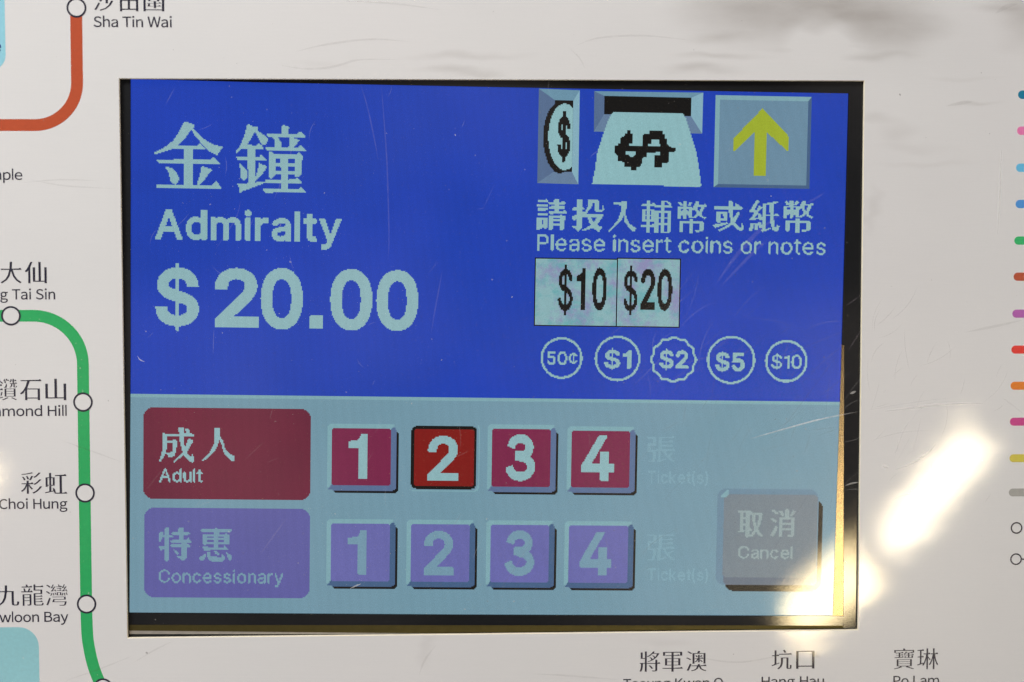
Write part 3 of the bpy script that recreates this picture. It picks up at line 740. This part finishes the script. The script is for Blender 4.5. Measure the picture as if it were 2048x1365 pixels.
QING = [[(100,105),(240,98),(245,132),(110,140)], [(85,170),(245,163),(250,198),(90,200)], [(100,218),(240,212),(245,246),(105,252)], [(100,286),(240,282),(245,317),(100,318)],
        [(95,350),(155,350),(155,500),(95,520)], [(180,345),(245,345),(235,490),(180,490)], [(95,343),(245,343),(245,374),(95,374)], [(95,447),(240,447),(240,478),(95,478)],
        [(250,137),(480,132),(485,164),(255,168)], [(260,192),(470,188),(480,222),(260,222)], [(255,266),(490,253),(500,287),(265,297)], [(330,95),(400,95),(385,280),(330,280)],
        [(260,320),(315,320),(310,500),(270,525),(260,510)], [(410,310),(480,320),(465,490),(440,525),(400,510),(410,480)], [(300,318),(470,318),(470,347),(300,347)],
        [(310,370),(415,370),(415,398),(310,398)], [(310,430),(415,430),(415,458),(310,458)]]
TOU = [[(645,95),(710,100),(705,490),(655,535),(620,510),(630,495),(560,475),(575,462),(640,465)], [(585,212),(720,207),(745,238),(585,247)],
       [(570,325),(640,310),(720,262),(775,285),(700,350),(600,385),(575,370)],
       [(785,105),(940,110),(940,235),(985,240),(985,160),(1015,240),(960,275),(890,260),(885,142),(850,142),(840,200),(770,290),(740,280),(790,200)],
       [(715,302),(960,302),(990,288),(1000,325),(920,440),(850,490),(720,532),(705,518),(840,445),(920,338),(715,337)], [(785,340),(835,350),(890,450),(990,470),(940,540),(870,500),(800,400)]]
RU = [[(1130,138),(1320,128),(1325,160),(1300,290),(1240,390),(1085,545),(1068,525),(1190,395),(1240,270),(1240,175),(1140,168)],
      [(1285,290),(1310,320),(1350,430),(1450,490),(1425,540),(1380,520),(1290,400)]]
HUO = [[(500,188),(870,193),(900,215),(880,232),(530,227)], [(705,105),(760,120),(755,290),(790,400),(850,465),(880,470),(885,370),(905,490),(870,515),(820,490),(740,410),(710,250)],
       [(790,140),(860,180),(840,200),(790,180)], [(820,265),(860,270),(790,400),(720,450),(580,520),(570,497),(700,430),(770,350)],
       [(550,255),(597,255),(597,400),(550,400)], [(640,255),(692,260),(692,380),(640,380)], [(590,260),(645,260),(645,292),(590,292)], [(590,343),(645,343),(645,373),(590,373)],
       [(500,430),(690,396),(700,418),(530,470),(510,460)]]
def traced(strokes, z): return [zoomed(s, *z) for s in strokes]

lhanzi('destination_name', [traced(JIN, Z1), traced(ZHONG, Z2)], S_text, screen, 1, 'large pale Chinese destination reading 金鐘')
ltext('destination_name', 'Admiralty', 309.5, 683, 479, 484, 60, S_text, screen, 1, 19, 'pale destination lettering reading Admiralty')
fare = []
def glyph_box(ch, x0, y0, x1, y1, bold):       # one character into a photo box
    a, b = lcd(x0, y1), lcd(x1, y0)
    return fit(fat(ch, bold), a[0], a[1], b[0], b[1])
for ch, x0, y0, x1, y1 in (('$', 310, 527, 398, 661), ('2', 429, 537, 517, 655), ('0', 521, 537, 606, 659), ('.', 619, 632, 646, 658), ('0', 660, 539, 745, 661), ('0', 752, 541, 837, 662)):
    fare += glyph_box(ch, x0, y0, x1, y1, 0 if ch == '.' else 24)
lit('fare_amount', fare, S_text, screen, 1, 'large pale price reading $20.00')

# pictures: coin slot, banknote slot, arrow
ZI = (1065, 170, 5.851)
coin = lmesh('coin_slot_icon', [zoomed([(75,45),(262,180),(247,1018),(55,1150)], *ZI)], S_slotd, screen, 1, 'picture of a coin going into a slot')
lmesh('slot_face', [zoomed([(75,45),(553,65),(478,185),(262,180)], *ZI)], S_slotm, coin, 1)
lmesh('slot_face', [zoomed([(553,65),(535,1165),(462,1020),(478,185)], *ZI)], S_slotl, coin, 1)
lmesh('slot_face', [zoomed([(55,1150),(247,1018),(462,1020),(535,1165)], *ZI)], S_slotb, coin, 1)
lmesh('slot_hole', [zoomed([(262,180),(478,185),(462,1020),(247,1018)], *ZI)], S_black, coin, 2)
def ell(cx, cy, rx, ry, clip, n=56):
    out = []
    for i in range(n):
        t = 2 * math.pi * i / n; x, y = cx + rx * math.cos(t), cy + ry * math.sin(t)
        out.append((min(x, clip - (y - 185) * 0.019), y))
    return out
lit('coin_edge', [zoomed(ell(318, 620, 193, 415, 400), *ZI)], S_black, coin, 3)
lit('coin_face', [zoomed(ell(375, 610, 190, 388, 478), *ZI)], S_noteplain, coin, 4)
g = GLYPHS['$']
lit('coin_sign', fit(embolden(g, 22, 16), *lcd(1065 + 285 / 5.851, 170 + 905 / 5.851), *lcd(1065 + 447 / 5.851, 170 + 310 / 5.851)), S_black, coin, 5)
slot = lmesh('banknote_slot_icon', [zoomed([(722,75),(840,130),(838,345),(718,548)], *ZI)], S_slotd, screen, 1, 'picture of a banknote going into a slot')
lmesh('slot_face', [zoomed([(722,75),(1998,92),(1860,152),(840,130)], *ZI)], S_slotm, slot, 1)
lmesh('slot_face', [zoomed([(1998,92),(1985,572),(1855,368),(1860,152)], *ZI)], S_slotl, slot, 1)
lmesh('slot_face', [zoomed([(718,548),(838,345),(1855,368),(1985,572)], *ZI)], S_slotb, slot, 1)
lmesh('slot_hole', [zoomed([(840,130),(1860,152),(1855,368),(838,345)], *ZI)], S_black, slot, 2)
lit('banknote', [zoomed([(935,325),(1750,335),(1790,380),(1850,580),(1915,780),(1950,1000),(1972,1190),(695,1165),(730,1000),(760,780),(830,570),(890,400)], *ZI)], S_noteplain, slot, 3)
SIGN = [[(1105,535),(1145,535),(1145,575),(1170,575),(1170,690),(1130,690),(1130,720),(1270,720),(1290,700),(1290,600),(1300,575),(1365,575),(1365,540),(1525,540),(1525,575),(1550,580),
         (1550,630),(1575,640),(1575,690),(1600,720),(1625,735),(1670,735),(1665,785),(1600,785),(1590,910),(1520,915),(1515,965),(1425,965),(1425,830),(1490,830),(1490,790),(1335,790),
         (1335,845),(1290,850),(1280,910),(1260,955),(1215,960),(1215,1000),(1150,1000),(1150,960),(1075,960),(1070,905),(1000,890),(990,820),(965,800),(955,720),(1000,715),(1000,690),
         (1025,690),(1030,615),(1080,600),(1080,575),(1105,570)],
        [(1350,715),(1350,690),(1390,685),(1390,635),(1480,635),(1480,690),(1490,690),(1490,720)][::-1], [(1090,780),(1205,780),(1200,820),(1170,850),(1145,850),(1120,820),(1090,820)][::-1]]
lit('note_sign', [zoomed(s, *ZI) for s in SIGN], S_black, slot, 4)
x0, y0, x1, y1 = irect(1430, 191, 1618, 379)
ab = lmesh('arrow_button', [rect(x0 + 4, y0 + 4, x1 - 3, y1 - 3)], S_arrowbg, screen, 1, 'square grey button with a yellow arrow pointing up')
lmesh('button_highlight', [[(x0, y0), (x1, y0), (x1 - 3, y0 + 4), (x0 + 4, y0 + 4)], [(x0, y0), (x0 + 4, y0 + 4), (x0 + 4, y1 - 3), (x0, y1)]], S_hi, ab, 1)
lmesh('button_bevel', [[(x1, y0), (x1, y1), (x1 - 3, y1 - 3), (x1 - 3, y0 + 4)], [(x0, y1), (x0 + 4, y1 - 3), (x1 - 3, y1 - 3), (x1, y1)]], S_bev2, ab, 1)
lit('arrow', [ppoly([(1525, 217), (1576, 272), (1576, 304), (1533, 265), (1532, 352), (1508, 352), (1509, 264), (1467, 305), (1468, 276)])], S_yellow, ab, 2)

# instruction
lhanzi('instruction_text', [traced(QING, Z5), traced(TOU, Z5), traced(RU, Z5), ('輔', (1281, 402, 1345, 466)), ('幣', (1354, 404, 1415, 467)), traced(HUO, Z6),
                            ('紙', (1497, 402, 1560, 464)), ('幣', (1566, 402, 1629, 466))], S_text, screen, 1, 'pale Chinese instruction to insert coins or notes', 0.022, -0.012)
ltext('instruction_text', 'Please insert coins or notes', 1074, 1651, 501.5, 510, 33, S_text, screen, 1, 4, 'pale instruction reading Please insert coins or notes', 1.0, 175)

# banknote values
for nm, q, val in (('$10', [(1071, 517), (1234, 518.5), (1232, 652), (1070, 650)], (('$', 1115, 529, 1146, 631), ('1', 1153, 536, 1171, 621), ('0', 1184, 536, 1214, 621))),
                   ('$20', [(1237, 518.5), (1360, 520), (1357, 653), (1235, 652)], (('$', 1246, 532, 1276, 631), ('2', 1281, 538, 1311, 620), ('0', 1314, 538, 1345, 622)))):
    (x0, y0), (x1, y1) = lcd(*q[0]), lcd(*q[2]); x0, y0, x1, y1 = (round(v) for v in (x0, y0, x1, y1))
    nb_ = lmesh('banknote_value', [rect(x0, y0, x1, y1)], S_note, screen, 1, 'picture of a banknote marked ' + nm)
    lmesh('value_border', [rect(x0 - 1, y0 - 1, x1 + 1, y0), rect(x0 - 1, y1, x1 + 1, y1 + 1), rect(x0 - 1, y0, x0, y1), rect(x1, y0, x1 + 1, y1)], S_black, nb_, 2)
    cs = []
    for ch, a, b, c, d in val: cs += glyph_box(ch, a, b, c, d, 8 if ch == '$' else 19)
    lit('value_text', cs, S_black, nb_, 2)

# coin values
def coin_icon(cx, cy, r, text, tx0, tx1, base, cap, bold, lobes=0):
    n = 120
    c = lcd(cx, cy); k = 640 / 1437.0
    def loop(rad):
        return [(c[0] + rad * k * (1 + (0.035 * math.cos(lobes * t) if lobes else 0)) * math.cos(t), c[1] + rad * k * (1 + (0.035 * math.cos(lobes * t) if lobes else 0)) * math.sin(t))
                for t in (2 * math.pi * i / n + 0.13 for i in range(n))]
    o = lit('coin_value', [loop(r), loop(r - 4.6)[::-1]], S_text, screen, 1, 'round outline of a coin marked ' + text)
    ltext('value_text', text, tx0, tx1, base, base, cap, S_text, o, 1, bold)
coin_icon(1123, 716.5, 42.5, '50¢', 1093.5, 1155, 730, 27, 10)
coin_icon(1235, 717.5, 46.5, '$1', 1208, 1262, 737, 37, 22)
coin_icon(1347, 719.5, 46.5, '$2', 1318, 1376, 737.5, 37, 22, 12)
coin_icon(1462, 720.5, 49.5, '$5', 1430, 1489, 742.5, 38, 24)
coin_icon(1572.5, 723, 43.5, '$10', 1542, 1603, 737.5, 28, 8)

# ticket banners
def banner(px, mat, label):
    x0, y0, x1, y1 = irect(*px)
    return lit('category_banner', [rounded(x0, y0, x1, y1, 9)], mat, screen, 1, label)
bn = banner((288, 814.5, 620, 1000), S_maroon, 'dark red rounded banner marked Adult')
lhanzi('banner_text', [traced(CHENG, Z3), traced(REN, Z3)], S_text, bn, 2)
ltext('banner_text', 'Adult', 318, 405, 964, 965, 27, S_text, bn, 2, 10)
bn = banner((289, 1016.5, 619, 1197), S_purple, 'violet rounded banner marked Concessionary')
lhanzi('banner_text', [traced(TE, Z4), traced(HUI, Z4)], S_ptext, bn, 2)
ltext('banner_text', 'Concessionary', 317, 567, 1166, 1167, 27, S_ptext, bn, 2, 8)

# number buttons
def number_button(ch, fx0, fy0, mat, tmat, bev, dbox, row):
    x0, y0, x1, y1 = irect(fx0, fy0, fx0 + 115.5, fy0 + 116)
    o = lit('number_button', [rounded(x0, y0, x1, y1, 2.5)], mat, screen, 5, 'raised %s button numbered %s' % (row, ch))
    lit('button_shadow', [rounded(x0 + 1, y0 + 2, x1 + 7, y1 + 7, 4)], S_black, o, 2)
    lit('button_bevel', [rounded(x0 - 1, y0 - 1, x1 + 4.6, y1 + 4.4, 2.2), [(x0 - 3.4, y1 + 4), (x0, y1), (x0 + 3, y1 + 4)]], bev, o, 3)
    lit('button_highlight', [[(x0 - 3.5, y0 - 2), (x0 - 2, y0 - 4), (x1 + 2, y0 - 4), (x1 + 3.5, y0 - 3), (x1 - 0.5, y0 + 1.5), (x0 + 1, y0 + 1), (x0 + 0.6, y1 - 1), (x0 - 3.5, y1 + 3)]], S_hi, o, 4)
    lit('digit', glyph_box(ch, *dbox, 21), tmat, o, 6)
R1 = (('1', 665, 855.5, (697, 868, 736, 957)), ('3', 984.5, 858, (1010, 869, 1071, 962)), ('4', 1142.5, 860.5, (1162, 872, 1229, 961)))
for ch, x, y, d in R1: number_button(ch, x, y, S_maroon2, S_text, S_bev, d, 'crimson')
R2 = (('1', 663, 1048, (696, 1061, 734, 1148.5)), ('2', 823, 1049, (847, 1062, 908, 1150)), ('3', 981, 1050, (1008, 1061, 1069, 1152)), ('4', 1138.5, 1051, (1159, 1064, 1224, 1151)))
for ch, x, y, d in R2: number_button(ch, x, y, S_purple2, S_ptext, S_bev2, d, 'violet')
x0, y0, x1, y1 = irect(829, 859, 946.5, 974)
o = lit('number_button', [rounded(x0, y0, x1, y1, 2)], S_red, screen, 5, 'pressed bright red button numbered 2')
lit('button_outline', [rounded(x0 - 2.6, y0 - 2.6, x1 + 2, y1 + 2.4, 4)], S_black, o, 4)
lit('button_highlight', [rounded(x0 - 5, y0 - 5, x1 + 5, y1 + 5, 5)], S_hi, o, 1)
lit('button_backing', [rounded(x0 - 6, y0 - 6, x1 + 3.4, y1 + 4, 5)], S_grey, o, 2)
lit('digit', glyph_box('2', 855, 872, 917.5, 962, 21), S_text, o, 6)

for (hx0, hy0, hx1, hy1), b, nm in (((1293, 872, 1351, 925), 967, 'Adult'), ((1293, 1067, 1351, 1122), 1161.5, 'Concessionary')):
    lhanzi('ticket_text', [('張', (hx0, hy0, hx1, hy1))], S_ghost, screen, 1, 'faint Chinese counting word after the %s buttons' % nm, 0.012, -0.008)
    ltext('ticket_text', 'Ticket(s)', 1295, 1416, b, b, 25, S_ghost, screen, 1, 11, 'faint word Ticket(s) after the %s buttons' % nm)

# cancel button
ZC = (1420, 960, 5.6875)
cx0, cy0, cx1, cy1 = irect(1448.5, 988.5, 1632, 1156)
cb = lit('cancel_button', [rounded(cx0, cy0, cx1, cy1, 4)], S_cancel, screen, 4, 'large grey button marked Cancel')
lit('button_shadow', [rounded(cx0 + 2, cy0 + 5, cx1 + 5, cy1 + 12.5, 8)], S_black, cb, 1)
lit('button_rim', [rounded(cx0 - 6, cy0 - 5, cx1 + 0.6, cy1 + 7, 8)], S_cancel2, cb, 2)
lit('button_bevel', [rounded(cx0 + 1, cy1 - 6, cx1 + 0.6, cy1 + 7, 4)], screen_mat('screen_cancel_bevel', (100, 112, 128), cloud=0.04), cb, 3)
lit('button_highlight', [zoomed([(105, 190), (210, 105), (215, 165), (180, 195)], *ZC)], S_hi, cb, 5)
lhanzi('button_text', [('取', (1474, 1020, 1528, 1074)), ('消', (1538, 1019, 1592, 1074))], S_ctext, cb, 5, None, 0.024, -0.006)
ltext('button_text', 'Cancel', 1475, 1585, 1117.5, 1117.5, 26, S_ctext, cb, 5, 8)

# bezel: black foam frame, recess walls, brass strip, strips coloured as the lit lower wall
M_bez = plain_mat('black_foam', (24, 25, 27), 0.6, 0, 0.9)
M_wall = plain_mat('black_wall', (16, 16, 16), 0.8)
M_olive = plain_mat('lit_wall_olive', (96, 88, 52), 0.42, 0.85)
M_lip = plain_mat('lit_wall_grey', (190, 186, 178), 0.38, 0.7)
M_brass = plain_mat('brass_strip', (132, 118, 94), 0.18, 1.0)
def scr(px, py, dz=0.0):                       # photo pixel -> display frame (metres) at height dz over the display
    p = on_plane(px, py, LCD_Z + dz) - LCD_C
    return (p.x * _ci - p.y * _si, p.x * _si + p.y * _ci)
BZ = 5e-4
big = [(-0.125, -0.098), (0.125, -0.098), (0.125, 0.098), (-0.125, 0.098)]
def bezel_piece(name, pts, mat, h=BZ, label=None):
    poly = ccw([scr(x, y, h) for x, y in pts])
    return mesh_obj(name, *prism(poly, -2e-4, h), mat, bez if name != 'bezel' else screen, label)
bez = bezel_piece('bezel', [(200, 120), (261.3, 120), (261.3, 684), (258.6, 1227.5), (258.6, 1320), (200, 1320)], M_bez, BZ, 'black frame around the lit display')
bezel_piece('frame_side', [(261.3, 120), (1800, 120), (1800, 189), (1698, 187.3), (1536, 184.6), (1024, 175.3), (512, 165), (261.3, 158)], M_bez)
bezel_piece('frame_side', [(1698, 187.3), (1800, 189), (1800, 1320), (1686, 1320), (1687, 1233), (1689, 690), (1683.5, 690)], M_bez)
bezel_piece('frame_side', [(258.6, 1227.5), (1665.5, 1232.5), (1687, 1233), (1686, 1251.6), (258.6, 1250.2)], M_bez)
bezel_piece('frame_side', [(258.6, 1275), (1686, 1275), (1686, 1320), (258.6, 1320)], M_wall)
bezel_piece('brass_strip', [(1683.5, 691), (1689, 691), (1687, 1233), (1665.8, 1232.5)], M_brass, 3e-4, 'brass coloured metal strip beside the display')
bezel_piece('lit_wall_strip', [(258.6, 1250.2), (1686, 1251.6), (1686, 1275), (258.6, 1262)], M_olive, 4e-4, 'olive strip coloured as the lit recess wall below the display')  # olive strip and grey lip stand for the lower recess wall catching ceiling light
bezel_piece('lit_wall_lip', [(258.6, 1262), (1060, 1269.3), (258.6, 1268.5)], M_lip, 6e-4)
bezel_piece('frame_side', [(258.6, 1268.5), (1060, 1269.3), (1686, 1275), (258.6, 1275)], M_wall, 5e-4)

# recess walls behind the sheet belong to the panel
def walls():
    w = 0.002; z0, z1 = LCD_Z - 0.002, -THK - 1e-5
    x, y = OW + 0.0012, OH + 0.0012
    return join([box(-x - w, -x, -y - w, y + w, z0, z1), box(x, x + w, -y - w, y + w, z0, z1), box(-x, x, y, y + w, z0, z1), box(-x, x, -y - w, -y, z0, z1)])
mesh_obj('recess_wall', *walls(), M_wall, panel)

# ================================================================== wear: scratches and dust
def wear_mat(name, rgb, alpha):
    m, nt, b = new_mat(name)
    vec = N(nt, 'ShaderNodeTexCoord').outputs['Object']
    f = noise(nt, vec, 350, 3, 0.7)
    b.inputs['Base Color'].default_value = (*s2l(rgb), 1)
    b.inputs['Roughness'].default_value = 0.30
    b.inputs['Coat Weight'].default_value = 1.0; b.inputs['Coat Roughness'].default_value = 0.06
    nt.links.new(math_node(nt, 'MULTIPLY', f, alpha * 1.8, clamp=True), b.inputs['Alpha'])
    return m
W_light = wear_mat('light_scratch', (255, 254, 250), 0.42)
W_faint = wear_mat('faint_scratch', (225, 210, 225), 0.07)
W_dark = wear_mat('dark_crease', (130, 118, 108), 0.08)
W_dust = wear_mat('dust', (225, 220, 215), 0.34)
def scratch(pts, w, mat, host, z):
    if host is screen: q = [scr(x, y, z) for x, y in pts]
    else: q = [P(x, y) for x, y in pts]
    mesh_obj('scratch', *ribbon(smooth_path(q, 6), w * (1.8 if mat is W_dark else 1.25) * MM, z, True), mat, host)
ZP, ZS = LIFT * 4, 9e-4
for pts, w, mt in (([(1728, 822), (1790, 811), (1850, 802), (1905, 796)], 1.6, W_faint), ([(1770, 823), (1840, 814), (1900, 808), (1965, 807)], 2.6, W_light),
                   ([(1790, 940), (1825, 926), (1855, 907), (1872, 888)], 2.6, W_light), ([(1823, 912), (1833, 875), (1842, 835)], 2.2, W_faint), ([(1788, 918), (1806, 865), (1822, 838)], 2, W_faint),
                   ([(2003, 795), (2025, 811), (2055, 835)], 2, W_faint), ([(1740, 882), (1800, 866), (1870, 860)], 1.5, W_faint), ([(1765, 932), (1776, 936)], 4, W_light),
                   ([(1930, 665), (1985, 654), (2048, 640)], 3, W_dark), ([(1892, 213), (1925, 206), (1945, 204)], 4, W_dark), ([(1990, 28), (2012, 14), (2035, 8)], 5, W_dark),
                   ([(590, 104), (650, 90), (740, 79), (822, 84)], 2.2, W_dark), ([(555, 130), (610, 138), (665, 134), (720, 120), (800, 120)], 2.4, W_dark), ([(690, 2), (790, 8), (880, 20)], 2, W_dark),
                   ([(1150, 92), (1200, 76), (1290, 72), (1390, 82)], 2, W_dark), ([(1137, 95), (1160, 118), (1170, 138)], 1.6, W_dark), ([(265, 1327), (310, 1300), (345, 1283)], 1.6, W_dark),
                   ([(130, 1362), (200, 1338), (270, 1310)], 1.6, W_dark), ([(120, 880), (190, 905), (245, 925)], 1.5, W_dark), ([(2003, 300), (1999, 380), (1995, 470)], 2, W_light),
                   ([(1791, 1030), (1790, 1088)], 1.6, W_dark), ([(838, 1350), (850, 1320), (872, 1290)], 2.5, W_dark), ([(1065, 1348), (1140, 1352), (1240, 1360)], 2, W_dark),
                   ([(1370, 1310), (1470, 1325), (1560, 1312)], 2, W_dark), ([(60, 360), (130, 372), (230, 378)], 1.6, W_dark), ([(40, 366), (120, 360), (200, 362)], 1.6, W_dark)):
    scratch(pts, w, mt, panel, ZP)
for pts, w, mt in (([(1500, 878), (1570, 858), (1640, 839), (1715, 824)], 2.4, W_light), ([(1432, 568), (1470, 515), (1520, 460), (1560, 430)], 7, W_faint), ([(1440, 575), (1490, 522), (1536, 478)], 5, W_faint),
                   ([(1608, 908), (1615, 888), (1621, 866)], 3, W_faint), ([(719, 163), (735, 215), (750, 285), (756, 320)], 2.0, W_faint), ([(762, 165), (768, 240), (774, 330), (778, 470), (776, 520)], 2.2, W_faint),
                   ([(862, 668), (872, 610), (885, 540)], 2.2, W_faint), ([(1700, 788), (1712, 783)], 4, W_light), ([(1692, 612), (1705, 603), (1722, 590)], 2, W_faint), ([(1696, 702), (1710, 680), (1722, 660)], 2, W_faint),
                   ([(1690, 972), (1704, 967), (1718, 965)], 2.4, W_light), ([(1540, 880), (1570, 850), (1690, 690)], 2, W_faint), ([(1600, 770), (1650, 720), (1690, 690)], 2, W_faint), ([(1545, 720), (1620, 690), (1695, 660)], 1.6, W_faint),
                   ([(1560, 1060), (1590, 1030), (1620, 985)], 2.4, W_faint), ([(1530, 1130), (1570, 1060), (1600, 1000)], 2, W_faint), ([(520, 1110), (545, 1075), (575, 1035)], 2.4, W_faint), ([(905, 1055), (915, 1040), (922, 1026)], 2.5, W_faint),
                   ([(700, 1178), (712, 1172), (722, 1168)], 2, W_light), ([(1000, 1180), (1040, 1120), (1070, 1060)], 1.6, W_faint), ([(275, 712), (280, 720), (290, 724)], 2, W_light), ([(1610, 408), (1630, 398), (1650, 385)], 3, W_faint),
                   ([(430, 500), (470, 440), (482, 400)], 1.6, W_faint), ([(1200, 690), (1260, 640), (1320, 600)], 1.4, W_faint)):
    scratch(pts, w, mt, screen, ZS)
def hairlines(host, n, box_px, z, ang, spread, lmin, lmax):
    parts = []
    for _ in range(n):
        x, y = random.uniform(*box_px[:2]), random.uniform(*box_px[2:])
        a, l = math.radians(random.gauss(ang, spread)), random.uniform(lmin, lmax)
        c = random.uniform(-.12, .12) * l
        pts = [(x + math.cos(a) * l * t - math.sin(a) * c * t * (1 - t) * 4, y - math.sin(a) * l * t - math.cos(a) * c * t * (1 - t) * 4) for t in (0, .33, .67, 1)]
        q = [scr(*p, z) if host is screen else P(*p) for p in pts]
        parts.append(ribbon(smooth_path(q, 4), random.uniform(0.8, 1.7) * MM, z, True))
    return join(parts)
W_hair = wear_mat('hairline_scratch', (255, 252, 250), 0.09)
h = mesh_obj('fine_scratches', *hairlines(screen, 70, (1250, 1690, 620, 1180), ZS + 2e-5, 48, 22, 25, 130), W_hair, screen); h['kind'] = 'stuff'
h = mesh_obj('fine_scratches', *hairlines(screen, 45, (290, 1250, 190, 1180), ZS + 2e-5, 70, 35, 12, 60), W_hair, screen); h['kind'] = 'stuff'
h = mesh_obj('fine_scratches', *hairlines(panel, 40, (1735, 2000, 640, 1010), ZP * 1.1, 55, 25, 15, 90), W_hair, panel); h['kind'] = 'stuff'
def dust(host, n, area, z, big):
    V, F = [], []
    for _ in range(n):
        px, py = random.uniform(*area[:2]), random.uniform(*area[2:])
        if host is panel and 225 < px < 1740 and 145 < py < 1290: continue
        x, y = scr(px, py, z) if host is screen else P(px, py)
        r = (0.45 + random.random() ** 4 * big) * MM; st = random.uniform(1, 1.9); an = random.uniform(0, 3.14)
        o = len(V)
        for i in range(6):
            t = i / 6 * 2 * math.pi; u, v = r * st * math.cos(t) * random.uniform(.7, 1.1), r * math.sin(t)
            V.append((x + u * math.cos(an) - v * math.sin(an), y + u * math.sin(an) + v * math.cos(an), z))
        F.append(tuple(range(o, o + 6)))
    return V, F
d = mesh_obj('dust', *dust(screen, 300, (262, 1712, 165, 1250), ZS + 5e-5, 1.2), W_dust, screen); d['kind'] = 'stuff'
d = mesh_obj('dust', *dust(panel, 90, (0, 2048, 0, 1365), ZP, 1.6), wear_mat('grime', (110, 100, 95), 0.35), panel); d['kind'] = 'stuff'

# ================================================================== lit lamps of the hall, mirrored in the film
def mirrored(px, py, height):
    """the point at that height above the floor which the panel mirrors to the camera at pixel px, py"""
    p = on_plane(px, py); d = p - CAM_LOC; d = Vector((d.x, d.y, -d.z)).normalized()
    o, w = T @ p, T.to_3x3() @ d
    return o + w * ((height - o.z) / w.z)
def glow_mat(name, rgb, strength):
    m, nt, b = new_mat(name)
    vec = N(nt, 'ShaderNodeTexCoord').outputs['Object']
    f = noise(nt, vec, 3, 1)
    nt.links.new(mix_col(nt, 1.0, s2l(rgb), mix_col(nt, f, (0.92,) * 3, (1.05,) * 3), 'MULTIPLY'), b.inputs['Emission Color'])
    b.inputs['Emission Strength'].default_value = strength
    return m
def tube_geo(L, r, n=20, x0=None):
    x0 = -L / 2 if x0 is None else x0
    V = [(x0 + e * L, r * math.cos(2 * math.pi * i / n), r * math.sin(2 * math.pi * i / n)) for e in (0, 1) for i in range(n)]
    F = [(i, (i + 1) % n, n + (i + 1) % n, n + i) for i in range(n)] + [tuple(range(n))[::-1], tuple(range(n, 2 * n))]
    return V, F
M_house = plain_mat('white_enamel', (225, 222, 215), 0.5)
def lamp(a, b, height, width_px, strength, rgb, label):
    A, B = mirrored(*a, height), mirrored(*b, height)
    dist = ((A + B) / 2 - T @ CAM_LOC).length + 0.475
    r = width_px * MM * dist / 0.475 / 2
    c = (A + B) / 2; L = (B - A).length
    o = bpy.data.objects.new('tube_lamp', None); COL.objects.link(o)
    o.location = c; o.rotation_euler = (0, 0, math.atan2(B.y - A.y, B.x - A.x))
    o['label'], o['category'], o['group'] = label, 'lamp', 'ceiling lamps of the station hall'
    mesh_obj('lit_tube', *tube_geo(L, r), glow_mat('lit_tube', rgb, strength), o)
    for s in (-1, 1): mesh_obj('end_cap', *tube_geo(0.03, r * 1.12, 20, s * (L / 2 + 0.0155) - 0.015), M_house, o)
    mesh_obj('housing', *box(-L / 2 - 0.03, L / 2 + 0.03, -r * 1.5, r * 1.5, r * 1.02, r * 2.0), M_house, o)
    print('lamp', c, L, r)
lamp((1978, 850), (1792, 1076), 2.75, 78, 36, (255, 236, 200), 'lit ceiling tube lamp mirrored as a white streak beside the legend dashes')
lamp((1756, 1114), (1608, 1242), 2.75, 84, 56, (255, 230, 178), 'lit ceiling tube lamp mirrored across the lower corner of the screen')
lamp((-8, 905), (-44, 1000), 2.75, 50, 20, (255, 232, 186), 'lit ceiling tube lamp mirrored at the edge of the map')
